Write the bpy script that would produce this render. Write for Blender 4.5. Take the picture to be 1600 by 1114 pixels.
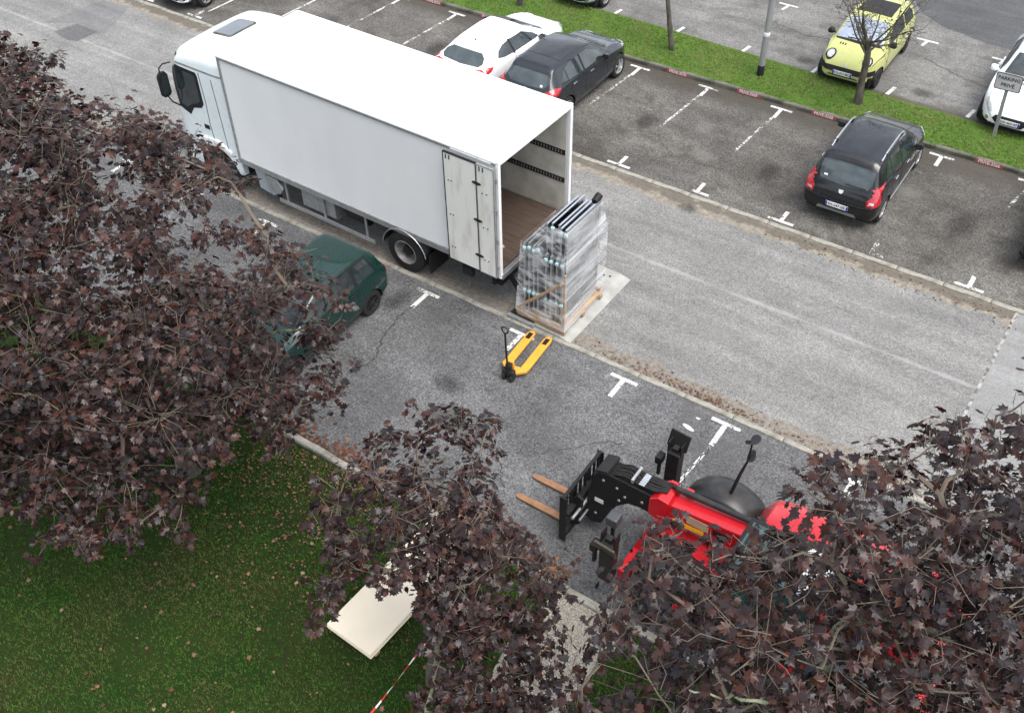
import bpy, bmesh, math, random
import numpy as np
from mathutils import Vector, Matrix, Euler
from mathutils.bvhtree import BVHTree

# ------------------------------------------------------------------ scene, camera, sky, sun
for o in list(bpy.data.objects): bpy.data.objects.remove(o, do_unlink=True)
SC = bpy.context.scene
COL = SC.collection
R = math.radians

cam_data = bpy.data.cameras.new('camera'); cam = bpy.data.objects.new('camera', cam_data); COL.objects.link(cam)
cam_data.sensor_width = 36.0; cam_data.lens = 1604.32 / 1600 * 36; cam_data.clip_end = 1500; cam_data.clip_start = .1
CAMPOS = Vector((7.908, -20.202, 14.176))
_r = Vector((0.82738288, 0.56146268, -0.01404393)); _u = Vector((-0.38157649, 0.58029543, 0.71948356)); _d = Vector((-0.4121128, 0.58992955, -0.69436746))
cam.matrix_world = Matrix((( _r.x, _u.x, -_d.x, CAMPOS.x), (_r.y, _u.y, -_d.y, CAMPOS.y), (_r.z, _u.z, -_d.z, CAMPOS.z), (0, 0, 0, 1)))
SC.camera = cam

SUN_EL, SUN_AZ = 66.0, 104.0      # azimuth: degrees clockwise from +Y (the far side of the car park)
world = bpy.data.worlds.new('World'); SC.world = world; world.use_nodes = True
wn = world.node_tree; wn.nodes.clear()
w_out = wn.nodes.new('ShaderNodeOutputWorld'); w_bg = wn.nodes.new('ShaderNodeBackground')
w_sky = wn.nodes.new('ShaderNodeTexSky'); w_sky.sky_type = 'NISHITA'; w_sky.sun_disc = False
w_sky.sun_elevation = R(SUN_EL); w_sky.sun_rotation = R(SUN_AZ); w_sky.air_density = 1.0; w_sky.dust_density = 3.0; w_sky.ozone_density = 1.0
w_hs = wn.nodes.new('ShaderNodeHueSaturation'); w_hs.inputs['Saturation'].default_value = .38
# broken cloud layer: soft patches of brighter and greyer cloud over the whole dome
w_tc = wn.nodes.new('ShaderNodeTexCoord'); w_no = wn.nodes.new('ShaderNodeTexNoise')
w_no.inputs['Scale'].default_value = 3.2; w_no.inputs['Detail'].default_value = 7; w_no.inputs['Roughness'].default_value = .58
w_mr = wn.nodes.new('ShaderNodeMapRange'); w_mr.inputs['From Min'].default_value = .36; w_mr.inputs['From Max'].default_value = .64
w_mr.inputs['To Min'].default_value = .55; w_mr.inputs['To Max'].default_value = 1.45
w_mul = wn.nodes.new('ShaderNodeVectorMath'); w_mul.operation = 'SCALE'
wn.links.new(w_sky.outputs[0], w_hs.inputs['Color']); wn.links.new(w_tc.outputs['Generated'], w_no.inputs['Vector'])
wn.links.new(w_no.outputs[0], w_mr.inputs['Value']); wn.links.new(w_hs.outputs[0], w_mul.inputs[0]); wn.links.new(w_mr.outputs[0], w_mul.inputs['Scale'])
wn.links.new(w_mul.outputs[0], w_bg.inputs['Color']); w_bg.inputs['Strength'].default_value = .15
wn.links.new(w_bg.outputs[0], w_out.inputs['Surface'])

sun_data = bpy.data.lights.new('sun', 'SUN'); sun = bpy.data.objects.new('sun', sun_data); COL.objects.link(sun)
sun_data.energy = 0.9; sun_data.angle = R(40); sun_data.color = (1.0, .96, .9)
_sd = Vector((math.sin(R(SUN_AZ)) * math.cos(R(SUN_EL)), math.cos(R(SUN_AZ)) * math.cos(R(SUN_EL)), math.sin(R(SUN_EL))))
sun.rotation_euler = _sd.to_track_quat('Z', 'Y').to_euler(); sun.location = (0, 30, 40)

SC.render.engine = 'CYCLES'
SC.view_settings.view_transform = 'Standard'; SC.view_settings.look = 'None'; SC.view_settings.gamma = 1
SC.view_settings.exposure = 1.33
SC.view_settings.use_curve_mapping = False
SC.cycles.max_bounces = 6; SC.cycles.transparent_max_bounces = 12; SC.cycles.use_denoising = True

rnd = random.Random(11)
nrnd = np.random.default_rng(5)

# ------------------------------------------------------------------ helpers
def link(o): COL.objects.link(o); return o
def tag(o, label=None, cat=None, group=None, kind=None):
    if label: o['label'] = label
    if cat: o['category'] = cat
    if group: o['group'] = group
    if kind: o['kind'] = kind
    return o
def thing(name, label, cat, loc=(0, 0, 0), rz=0.0, group=None):
    o = link(bpy.data.objects.new(name, None)); o.location = loc; o.rotation_euler = (0, 0, rz); o.empty_display_size = .2
    return tag(o, label, cat, group)
def copy_tree(o, parent=None):
    c = link(o.copy()); c.parent = parent
    for ch in list(o.children): copy_tree(ch, c)
    return c

class MB:
    def __init__(s): s.v = []; s.f = []; s.m = []; s.cm = 0
    def add(s, vs, fs):
        b = len(s.v); s.v += [tuple(p) for p in vs]; s.f += [tuple(i + b for i in q) for q in fs]; s.m += [s.cm] * len(fs); return s
    def box(s, c, d, rot=None):
        hx, hy, hz = d[0] / 2, d[1] / 2, d[2] / 2
        vs = [Vector((x * hx, y * hy, z * hz)) for z in (-1, 1) for y in (-1, 1) for x in (-1, 1)]
        if rot is not None:
            if not isinstance(rot, Matrix): rot = Euler(rot).to_matrix()
            vs = [rot @ v for v in vs]
        c = Vector(c)
        return s.add([v + c for v in vs], [(0, 2, 3, 1), (4, 5, 7, 6), (0, 1, 5, 4), (2, 6, 7, 3), (0, 4, 6, 2), (1, 3, 7, 5)])
    def lohi(s, a, b):
        return s.box([(a[i] + b[i]) / 2 for i in range(3)], [abs(b[i] - a[i]) for i in range(3)])
    def beam(s, p0, p1, w, h, up=(0, 0, 1)):
        p0 = Vector(p0); p1 = Vector(p1); d = p1 - p0; L = d.length; d.normalize(); up = Vector(up)
        if abs(d.dot(up)) > .98: up = Vector((1, 0, 0))
        sx = d.cross(up).normalized(); uz = sx.cross(d)
        M = Matrix((sx, d, uz)).transposed()
        return s.box((p0 + p1) / 2, (w, L, h), M)
    def tube(s, pts, rad, n=8, caps=True):
        pts = [Vector(p) for p in pts]
        if not hasattr(rad, '__len__'): rad = [rad] * len(pts)
        rings = []; prev = None
        for i, p in enumerate(pts):
            d = (pts[min(i + 1, len(pts) - 1)] - pts[max(i - 1, 0)])
            if d.length < 1e-9: d = Vector((0, 0, 1))
            d.normalize()
            a = prev if prev is not None else (Vector((0, 0, 1)) if abs(d.z) < .9 else Vector((1, 0, 0)))
            u = (a - d * a.dot(d))
            if u.length < 1e-6: u = d.orthogonal()
            u.normalize(); prev = u; w = d.cross(u)
            rings.append([p + (u * math.cos(t) + w * math.sin(t)) * rad[i] for t in [2 * math.pi * k / n for k in range(n)]])
        return s.loft(rings, caps)
    def cyl(s, p0, p1, r, r1=None, n=16): return s.tube([p0, p1], [r, r if r1 is None else r1], n)
    def loft(s, rings, caps=True, closed=True):
        n = len(rings[0]); vs = [p for r_ in rings for p in r_]; fs = []
        for i in range(len(rings) - 1):
            for k in range(n if closed else n - 1):
                k2 = (k + 1) % n; fs.append((i * n + k, i * n + k2, (i + 1) * n + k2, (i + 1) * n + k))
        if caps: fs += [tuple(range(n - 1, -1, -1)), tuple((len(rings) - 1) * n + k for k in range(n))]
        return s.add(vs, fs)
    def prism(s, poly, ax, a, b):
        # poly: 2D points in the plane normal to axis ax ('x': (y,z), 'y': (x,z), 'z': (x,y))
        def P(p, t): return {'x': (t, p[0], p[1]), 'y': (p[0], t, p[1]), 'z': (p[0], p[1], t)}[ax]
        return s.loft([[P(p, a) for p in poly], [P(p, b) for p in poly]], True)
    def lathe(s, prof, o, axis='y', n=24):
        # prof: (radius, along) pairs; open profile
        o = Vector(o); rings = []
        for r_, h in prof:
            ring = []
            for k in range(n):
                t = 2 * math.pi * k / n; c, sn = r_ * math.cos(t), r_ * math.sin(t)
                ring.append(o + Vector({'x': (h, c, sn), 'y': (c, h, sn), 'z': (c, sn, h)}[axis]))
            rings.append(ring)
        return s.loft(rings, False)
    def sphere(s, c, r, n=10, sc=(1, 1, 1)):
        rings = []
        for i in range(1, n):
            ph = math.pi * i / n
            rings.append([Vector((c[0] + sc[0] * r * math.sin(ph) * math.cos(t), c[1] + sc[1] * r * math.sin(ph) * math.sin(t), c[2] + sc[2] * r * math.cos(ph))) for t in [2 * math.pi * k / (n + 2) for k in range(n + 2)]])
        return s.loft(rings, True)
    def sheet(s, poly, z): return s.add([(p[0], p[1], z) for p in poly], [tuple(range(len(poly)))])
    def build(s, name, mats, parent=None, smooth=None, bevel=0, loc=None, rot=None):
        me = bpy.data.meshes.new(name); me.from_pydata(s.v, [], s.f)
        if not isinstance(mats, (list, tuple)): mats = [mats]
        for m in mats: me.materials.append(m)
        if len(mats) > 1: me.polygons.foreach_set('material_index', s.m)
        bm = bmesh.new(); bm.from_mesh(me); bmesh.ops.recalc_face_normals(bm, faces=bm.faces); bm.to_mesh(me); bm.free()
        if smooth is not None:
            me.shade_smooth(); me.set_sharp_from_angle(angle=R(smooth))
        me.update()
        o = link(bpy.data.objects.new(name, me)); o.parent = parent
        if loc: o.location = loc
        if rot: o.rotation_euler = rot
        if bevel:
            b = o.modifiers.new('bevel', 'BEVEL'); b.width = bevel; b.segments = 2; b.limit_method = 'ANGLE'; b.angle_limit = R(40)
        return o

# ------------------------------------------------------------------ materials
def nt(name):
    m = bpy.data.materials.new(name); m.use_nodes = True; t = m.node_tree
    return m, t, t.nodes['Principled BSDF'], t.nodes['Material Output']
def N(t, typ, **kw):
    n = t.nodes.new('ShaderNode' + typ)
    for k, v in kw.items():
        if k.startswith('_'): setattr(n, k[1:], v)
        else: n.inputs[k.replace('__', ' ')].default_value = v
    return n
def noise(t, vec, scale, detail=3, rough=.55, dist=0):
    n = N(t, 'TexNoise', Scale=scale, Detail=detail, Roughness=rough, Distortion=dist); t.links.new(vec, n.inputs['Vector']); return n.outputs['Fac']
def maprange(t, v, a, b, c=0, d=1):
    n = N(t, 'MapRange'); t.links.new(v, n.inputs['Value'])
    for k, x in zip(('From Min', 'From Max', 'To Min', 'To Max'), (a, b, c, d)): n.inputs[k].default_value = x
    return n.outputs['Result']
def mixc(t, f, a, b, mode='MIX'):
    n = N(t, 'Mix', _data_type='RGBA', _blend_type=mode)
    if isinstance(f, (int, float)): n.inputs[0].default_value = f
    else: t.links.new(f, n.inputs[0])
    for i, x in ((6, a), (7, b)):
        if isinstance(x, (tuple, list)): n.inputs[i].default_value = (*x[:3], 1)
        else: t.links.new(x, n.inputs[i])
    return n.outputs[2]
def math_(t, op, a, b=0.0):
    n = N(t, 'Math', _operation=op)
    for i, x in enumerate((a, b)):
        if isinstance(x, (int, float)): n.inputs[i].default_value = x
        else: t.links.new(x, n.inputs[i])
    return n.outputs[0]
def bump(t, bs, h, strength=.3, dist=.01):
    n = N(t, 'Bump', Strength=strength, Distance=dist); t.links.new(h, n.inputs['Height']); t.links.new(n.outputs[0], bs.inputs['Normal'])
def coords(t, kind='Object'): return N(t, 'TexCoord').outputs[kind]
def mapped(t, vec, scale): 
    n = N(t, 'Mapping'); n.inputs['Scale'].default_value = scale; t.links.new(vec, n.inputs['Vector']); return n.outputs[0]

def mat(name, c, rough=.5, metal=0.0, c2=None, vs=3.0, lo=.35, hi=.7, bmp=0.0, bs=40, coat=0.0, spec=.5, stretch=None, detail=5):
    m, t, b, o = nt(name); b.inputs['Roughness'].default_value = rough; b.inputs['Metallic'].default_value = metal
    b.inputs['Specular IOR Level'].default_value = spec
    if coat: b.inputs['Coat Weight'].default_value = coat; b.inputs['Coat Roughness'].default_value = .04
    vec = coords(t)
    if stretch: vec = mapped(t, vec, stretch)
    if c2 is None: c2 = tuple(x * .82 for x in c)
    f = maprange(t, noise(t, vec, vs, detail), lo, hi)
    t.links.new(mixc(t, f, c, c2), b.inputs['Base Color'])
    if bmp: bump(t, b, noise(t, vec, bs, 4), bmp, .004)
    return m

def paint(name, c, metal=0.0, rough=.32, dirt=.08):
    m, t, b, o = nt(name); vec = coords(t)
    f = maprange(t, noise(t, vec, 4, 6, .65), .45, .75, 0, dirt)
    t.links.new(mixc(t, f, c, (.16, .14, .12)), b.inputs['Base Color'])
    t.links.new(maprange(t, noise(t, vec, 7, 5), .35, .7, rough - .08, rough + .12), b.inputs['Roughness'])
    b.inputs['Metallic'].default_value = metal; b.inputs['Coat Weight'].default_value = .65; b.inputs['Coat Roughness'].default_value = .05; b.inputs['Specular IOR Level'].default_value = .3
    return m
def glass(name, c=(.016, .022, .024), rough=.04, ior=1.75):
    m, t, b, o = nt(name); b.inputs['IOR'].default_value = ior
    vec = coords(t); f = maprange(t, noise(t, vec, 2.5, 4), .4, .7)
    t.links.new(mixc(t, f, c, tuple(x * 1.9 + .004 for x in c)), b.inputs['Base Color']); b.inputs['Roughness'].default_value = rough
    return m

def asphalt(name, dark, light, speck=.45, stain=None, extra=None, cell=55, big=.55):
    """worn asphalt: broad mottling, oil and dirt blotches, individual aggregate stones, joints and strips added by extra()"""
    m, t, b, o = nt(name); vec = coords(t)
    big_ = maprange(t, noise(t, vec, big, 7, .62, .4), .34, .68)
    mid = maprange(t, noise(t, vec, 6.5, 5, .65), .3, .72)
    col = mixc(t, big_, dark, light)
    col = mixc(t, maprange(t, mid, 0, 1, .0, .55), col, tuple((a + b_) * .31 for a, b_ in zip(dark, light)))
    vo = N(t, 'TexVoronoi', Scale=cell); t.links.new(vec, vo.inputs['Vector'])
    hs = N(t, 'SeparateColor'); t.links.new(vo.outputs['Color'], hs.inputs[0])
    k = maprange(t, hs.outputs[0], 0, 1, 1 - speck, 1 + speck)
    fine = maprange(t, noise(t, vec, 26, 3, .7), .3, .7, 1 - speck * .75, 1 + speck * .75)
    k = math_(t, 'MULTIPLY', k, fine)
    w1 = noise(t, vec, 34, 2, .8, 1.2)
    k = math_(t, 'MULTIPLY', k, maprange(t, w1, .64, .70, 1, 1 + speck * 1.3)); k = math_(t, 'MULTIPLY', k, maprange(t, w1, .30, .35, 1 - speck, 1))
    sc = N(t, 'VectorMath', _operation='SCALE'); t.links.new(col, sc.inputs[0]); t.links.new(k, sc.inputs['Scale'])
    col = sc.outputs[0]
    tr_ = maprange(t, noise(t, mapped(t, vec, (.16, 1.6, 1)), 1.6, 4, .6), .36, .66, .86, 1.12)
    sc2 = N(t, 'VectorMath', _operation='SCALE'); t.links.new(col, sc2.inputs[0]); t.links.new(tr_, sc2.inputs['Scale']); col = sc2.outputs[0]
    if stain:
        f = maprange(t, noise(t, vec, .8, 6, .7, .6), .53, .68, 0, .75); col = mixc(t, f, col, stain)
    if extra: col = extra(t, vec, col)
    t.links.new(col, b.inputs['Base Color']); b.inputs['Roughness'].default_value = .86; b.inputs['Specular IOR Level'].default_value = .3
    bump(t, b, math_(t, 'ADD', vo.outputs['Distance'], math_(t, 'MULTIPLY', mid, .8)), .35, .012)
    return m
def band(t, vec, axis, centre, half, soft, wob=.0, wscale=2.0):
    """1 inside |axis-centre|<half, falling to 0 over soft; wob metres of noisy edge"""
    s = N(t, 'SeparateXYZ'); t.links.new(vec, s.inputs[0]); v = s.outputs[axis]
    d = math_(t, 'ABSOLUTE', math_(t, 'SUBTRACT', v, centre))
    if wob: d = math_(t, 'ADD', d, math_(t, 'MULTIPLY', math_(t, 'SUBTRACT', noise(t, vec, wscale, 6, .65), .5), wob * 2))
    return maprange(t, d, half, half + soft, 1, 0)
def strip(axis, centre, half, soft, wob, col, amt=1.0, wscale=2.0, col2=None, c2s=9):
    def ex(t, vec, c):
        f = math_(t, 'MULTIPLY', band(t, vec, axis, centre, half, soft, wob, wscale), amt)
        cc = mixc(t, maprange(t, noise(t, vec, c2s, 5, .7), .38, .62), col, col2) if col2 else col
        return mixc(t, f, c, cc)
    return ex
def chain(*fs):
    def ex(t, vec, c):
        for f in fs: c = f(t, vec, c)
        return c
    return ex

M_LANE = asphalt('lane_asphalt', (.163, .161, .154), (.232, .229, .219), .30, None, chain(
    strip(1, -4.0, .015, .05, .10, (.33, .325, .315), .55, 1.6, (.24, .238, .23), 1.6),
    strip(1, -1.55, .26, .06, .5, (.27, .24, .19), .88, 1.0, (.15, .13, .105), 9), strip(1, -1.5, .10, .10, .55, (.09, .078, .062), .75, 1.4),
    strip(1, -6.98, .15, .07, .40, (.235, .21, .17), .72, 1.3, (.11, .085, .065), 10)), 42)
M_NEAR = asphalt('near_lot_asphalt', (.075, .076, .078), (.16, .161, .163), .44, (.075, .073, .072), None, 38)
M_FAR = asphalt('far_lot_asphalt', (.046, .042, .036), (.165, .157, .143), .52, (.038, .034, .028), chain(
    strip(1, 3.45, .25, .5, .3, (.055, .048, .038), .8, 1.6)), 46, .42)
M_FAR2 = asphalt('back_lot_asphalt', (.10, .098, .093), (.22, .215, .204), .38, (.06, .056, .05), chain(
    strip(1, 5.62, .06, .16, .14, (.06, .055, .035), .8, 2)), 46, .45)
M_ROAD = asphalt('road_asphalt', (.068, .07, .072), (.098, .10, .102), .28, None, None, 60)
M_SLAB = asphalt('slab_asphalt', (.215, .215, .21), (.255, .255, .25), .18, None, None, 70)
M_PATCH = asphalt('patch_asphalt', (.145, .145, .145), (.18, .18, .178), .2, None, None, 70)
M_PATCHD = asphalt('patch_dark_asphalt', (.105, .105, .107), (.135, .135, .137), .2, None, None, 70)
M_BASE = asphalt('terrain_soil', (.10, .11, .06), (.16, .15, .09), .3)
M_KERB = mat('kerb_concrete', (.31, .297, .258), .9, 0, (.165, .155, .125), 5, .35, .68, .5, 30)
M_KERBD = mat('kerb_mossy', (.15, .145, .12), .9, 0, (.055, .058, .038), 4, .32, .62, .5, 30)
def paint_mark():
    m, t, b, o = nt('road_paint'); vec = coords(t)
    w = math_(t, 'ADD', math_(t, 'MULTIPLY', noise(t, vec, 14, 6, .72), .7), math_(t, 'MULTIPLY', noise(t, vec, 2.2, 3), .45))
    a = maprange(t, w, .47, .53, 0, 1)
    ai = N(t, 'Attribute', _attribute_name='wear', _attribute_type='OBJECT'); 
    a2 = maprange(t, math_(t, 'SUBTRACT', w, ai.outputs['Fac']), .465, .545, 0, 1)
    tr = N(t, 'BsdfTransparent'); mx = N(t, 'MixShader'); t.links.new(a2, mx.inputs[0]); t.links.new(tr.outputs[0], mx.inputs[1]); t.links.new(b.outputs[0], mx.inputs[2]); t.links.new(mx.outputs[0], o.inputs[0])
    t.links.new(mixc(t, maprange(t, noise(t, vec, 30, 3), .35, .7), (.62, .62, .59), (.42, .42, .40)), b.inputs['Base Color']); b.inputs['Roughness'].default_value = .75
    return m
M_MARK = paint_mark()
def lawn_soil(name, a, b_, c):
    m, t, b, o = nt(name); vec = coords(t); b.inputs['Specular IOR Level'].default_value = .08
    col = mixc(t, maprange(t, noise(t, vec, .9, 6, .65), .36, .64), a, b_)
    col = mixc(t, maprange(t, noise(t, vec, 11, 5, .7), .45, .7), col, c)
    t.links.new(col, b.inputs['Base Color']); b.inputs['Roughness'].default_value = .95; bump(t, b, noise(t, vec, 30, 5, .7), .8, .03)
    return m
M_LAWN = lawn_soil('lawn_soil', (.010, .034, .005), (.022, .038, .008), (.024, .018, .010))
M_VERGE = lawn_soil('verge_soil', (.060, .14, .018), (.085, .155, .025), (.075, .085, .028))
def blade_mat(name, a, b_, c):
    m, t, b, o = nt(name); at = N(t, 'Attribute', _attribute_name='tint')
    vec = coords(t); f = maprange(t, noise(t, vec, .7, 5, .6), .36, .64)
    col = mixc(t, f, a, b_); col = mixc(t, maprange(t, noise(t, vec, .55, 6, .72), .44, .60, 0, .85), col, c); col = mixc(t, maprange(t, at.outputs['Fac'], .8, 1, 0, 1), col, c)
    sc = N(t, 'VectorMath', _operation='SCALE'); t.links.new(col, sc.inputs[0]); t.links.new(maprange(t, at.outputs['Fac'], 0, .75, .78, 1.25), sc.inputs['Scale'])
    t.links.new(sc.outputs[0], b.inputs['Base Color']); b.inputs['Roughness'].default_value = .6; b.inputs['Specular IOR Level'].default_value = .12
    return m
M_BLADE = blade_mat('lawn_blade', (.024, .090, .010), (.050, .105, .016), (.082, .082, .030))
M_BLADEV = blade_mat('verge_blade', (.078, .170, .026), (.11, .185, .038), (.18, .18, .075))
M_GRAVEL = mat('gravel_stone', (.52, .49, .42), .9, 0, (.22, .2, .17), 30, .35, .65)
M_GRAVB = mat('gravel_bed', (.36, .33, .28), .95, 0, (.16, .14, .115), 40, .35, .65, .8, 50)

def leaf_mat(name, cols, rough=.42, tl_tint=(1.6, .8, .7)):
    m, t, b, o = nt(name); at = N(t, 'Attribute', _attribute_name='tint'); oi = N(t, 'ObjectInfo')
    f = math_(t, 'FRACT', math_(t, 'ADD', at.outputs['Fac'], oi.outputs['Random']))
    cr = N(t, 'ValToRGB'); t.links.new(f, cr.inputs[0]); e = cr.color_ramp.elements
    e[0].position = 0; e[0].color = (*cols[0], 1); e[1].position = 1; e[1].color = (*cols[-1], 1)
    for i, c in enumerate(cols[1:-1]): el = e.new((i + 1) / (len(cols) - 1)); el.color = (*c, 1)
    t.links.new(cr.outputs[0], b.inputs['Base Color']); b.inputs['Roughness'].default_value = rough
    b.inputs['Specular IOR Level'].default_value = .38
    tl = N(t, 'BsdfTranslucent'); t.links.new(mixc(t, 1.0, cr.outputs[0], (tl_tint), 'MULTIPLY'), tl.inputs[0])
    mx = N(t, 'MixShader'); mx.inputs[0].default_value = .18; t.links.new(b.outputs[0], mx.inputs[1]); t.links.new(tl.outputs[0], mx.inputs[2]); t.links.new(mx.outputs[0], o.inputs[0])
    return m
M_LEAF = leaf_mat('maple_leaf', [(.010, .007, .008), (.029, .014, .0135), (.016, .011, .0125), (.052, .019, .014), (.033, .018, .0165), (.010, .008, .011), (.066, .024, .015), (.023, .0125, .0125)], .36)
M_LITTER = leaf_mat('fallen_leaf', [(.15, .055, .03), (.085, .035, .022), (.24, .13, .07), (.06, .03, .02), (.17, .095, .05), (.28, .20, .12)], .75, (1, .9, .8))
M_BARK = mat('bark', (.095, .085, .062), .9, 0, (.030, .027, .021), 9, .35, .65, .8, 30, stretch=(1, 1, .35))
M_LICHEN = mat('bark_lichen', (.25, .265, .175), .95, 0, (.085, .075, .055), 12, .42, .64, .9, 35)
M_TWIG = mat('twig', (.145, .12, .09), .85, 0, (.11, .085, .065), 6)

M_WHITE = paint('truck_white', (.80, .81, .81), 0, .35, .06)
M_CABW = paint('cab_white', (.70, .765, .78), 0, .3, .05)
M_ROOF = mat('truck_roof_skin', (.86, .87, .87), .55, 0, (.80, .81, .80), 2)
M_SIDE = mat('truck_side_panel', (.79, .80, .795), .5, 0, (.74, .75, .745), 1.3, .35, .75, stretch=(1, 1, .6), detail=7)
M_ALU = mat('aluminium', (.55, .56, .57), .42, .85, (.42, .43, .44), 6)
M_ALUD = mat('aluminium_dull', (.40, .41, .41), .55, .6, (.27, .27, .27), 8)
M_STEELD = mat('dark_steel', (.026, .026, .028), .6, .2, (.018, .017, .016), 6, spec=.3)
M_BLACK = mat('black_plastic', (.010, .010, .011), .55, 0, (.016, .0155, .015), 5, spec=.28)
M_RUBBER = mat('tyre_rubber', (.014, .014, .014), .85, 0, (.024, .023, .022), 8, spec=.3)
M_RIM = mat('rim_alloy', (.50, .51, .52), .35, .7, (.36, .36, .36), 12)
M_RIMG = mat('truck_rim', (.26, .26, .255), .6, .3, (.13, .12, .11), 9)
M_CHROME = mat('chrome', (.75, .76, .77), .15, 1.0, (.65, .65, .66), 6)
M_PLY = mat('wall_lining', (.50, .485, .43), .75, 0, (.33, .315, .27), 2.2, .4, .72)
def floor_wood():
    m = mat('truck_floor_wood', (.085, .055, .038), .85, 0, (.045, .03, .022), 5, .35, .68, .3, 40, stretch=(.6, 6, 1)); return m
M_FLOORW = floor_wood()
M_WOOD = mat('raw_timber', (.40, .285, .175), .8, 0, (.28, .185, .105), 6, .35, .68, .3, 40)
M_WOODP = mat('pale_timber', (.52, .41, .27), .8, 0, (.40, .30, .19), 6)
M_BOARD = mat('sheet_board', (.74, .66, .52), .75, 0, (.68, .60, .47), 1.5)
M_DOOR = mat('box_door_panel', (.74, .74, .69), .55, 0, (.46, .44, .385), 3.2, .52, .82, stretch=(1.6, 1, .4), detail=8)
M_DIRT = mat('road_grime', (.08, .07, .055), .9, 0, (.14, .125, .1), 9)
M_ORANGE = mat('jack_orange', (.75, .33, .035), .5, 0, (.62, .27, .04), 7, .4, .72)
M_RED = paint('machine_red', (.50, .010, .018), 0, .38, .03)
M_RUSTF = mat('worn_fork_steel', (.33, .17, .085), .7, .2, (.22, .12, .065), 10)
M_YELLOW = mat('yellow_decal', (.85, .55, .02), .5, 0, (.8, .5, .02), 4)
M_TAIL = mat('tail_lamp_red', (.42, .012, .02), .15, 0, (.30, .01, .015), 14, coat=.8)
M_LAMPC = mat('lamp_clear', (.62, .63, .64), .08, .2, (.35, .36, .37), 16, coat=1)
M_GLASS = glass('car_glass'); M_GLASST = glass('sky_painted_rear_glass', (.028, .039, .040), .05); M_GLASSS = glass('sky_painted_glass', (.20, .235, .29), .06, 2.0); M_GLASSG = glass('green_glass', (.02, .05, .045)); M_GLASSB = glass('roof_glass', (.006, .006, .007), .03)  # M_GLASST and M_GLASSS: lighter bluish base colour stands in for reflected sky
M_PLATE = mat('plate_white', (.74, .75, .76), .4, 0, (.66, .67, .68), 6); M_BLUE = mat('plate_blue', (.02, .05, .30), .4); M_INK = mat('ink_black', (.012, .012, .014), .5)
M_PRED = mat('kerb_red_paint', (.42, .07, .07), .8, 0, (.27, .085, .075), 18, .4, .65); M_PWHITE = mat('kerb_white_letter', (.80, .78, .76), .7, 0, (.66, .6, .58), 20)
M_SIGN = mat('sign_grey', (.50, .50, .49), .55, .1, (.42, .42, .415), 5); M_GALV = mat('galvanised_post', (.40, .41, .42), .5, .5, (.30, .31, .32), 7)
M_LAMPP = mat('lamp_post_grey', (.25, .255, .25), .6, .1, (.20, .205, .20), 4, stretch=(1, 1, .2))
M_CYAN = mat('cyan_foam', (.42, .70, .72), .6, 0, (.36, .62, .66), 8)
M_BLUEC = mat('blue_cloth', (.02, .035, .16), .8)
def film():
    m, t, b, o = nt('stretch_film'); vec = coords(t)
    rm = N(t, 'Mapping'); rm.inputs['Rotation'].default_value = (R(38), 0, 0); rm.inputs['Scale'].default_value = (1.0, .22, 2.6); t.links.new(vec, rm.inputs['Vector'])
    s1 = maprange(t, noise(t, rm.outputs[0], 2.4, 4, .6, .3), .42, .68, .03, .62)
    b.inputs['Base Color'].default_value = (.80, .82, .84, 1); b.inputs['Roughness'].default_value = .22
    tr = N(t, 'BsdfTransparent'); mx = N(t, 'MixShader'); t.links.new(s1, mx.inputs[0]); t.links.new(tr.outputs[0], mx.inputs[1]); t.links.new(b.outputs[0], mx.inputs[2]); t.links.new(mx.outputs[0], o.inputs[0])
    bump(t, b, noise(t, rm.outputs[0], 3, 4), .3, .02)
    return m
M_FILM = film()
def tape_mat():
    m, t, b, o = nt('barrier_tape'); vec = coords(t); s = N(t, 'SeparateXYZ'); t.links.new(vec, s.inputs[0])
    f = math_(t, 'GREATER_THAN', math_(t, 'FRACT', math_(t, 'MULTIPLY', s.outputs[1], 4.2)), .5)
    t.links.new(mixc(t, f, (.80, .78, .76), (.62, .03, .03)), b.inputs['Base Color']); b.inputs['Roughness'].default_value = .4
    return m
M_TAPE = tape_mat()

def text(s, size, m, parent, loc, rot, name='lettering', align='CENTER', ext=.0015, sx=1.0):
    cu = bpy.data.curves.new('t', 'FONT'); cu.body = s; cu.size = size; cu.align_x = align; cu.align_y = 'CENTER'; cu.extrude = ext; cu.resolution_u = 2; cu.offset = size * .015
    to = bpy.data.objects.new('t', cu); link(to)
    dg = bpy.context.evaluated_depsgraph_get(); me = bpy.data.meshes.new_from_object(to.evaluated_get(dg)); bpy.data.objects.remove(to); bpy.data.curves.remove(cu)
    me.materials.clear(); me.materials.append(m)
    o = link(bpy.data.objects.new(name, me)); o.parent = parent; o.location = loc; o.rotation_euler = rot; o.scale = (sx, 1, 1)
    return o

def structure(o, name=None): o['kind'] = 'structure'; return o

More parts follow.
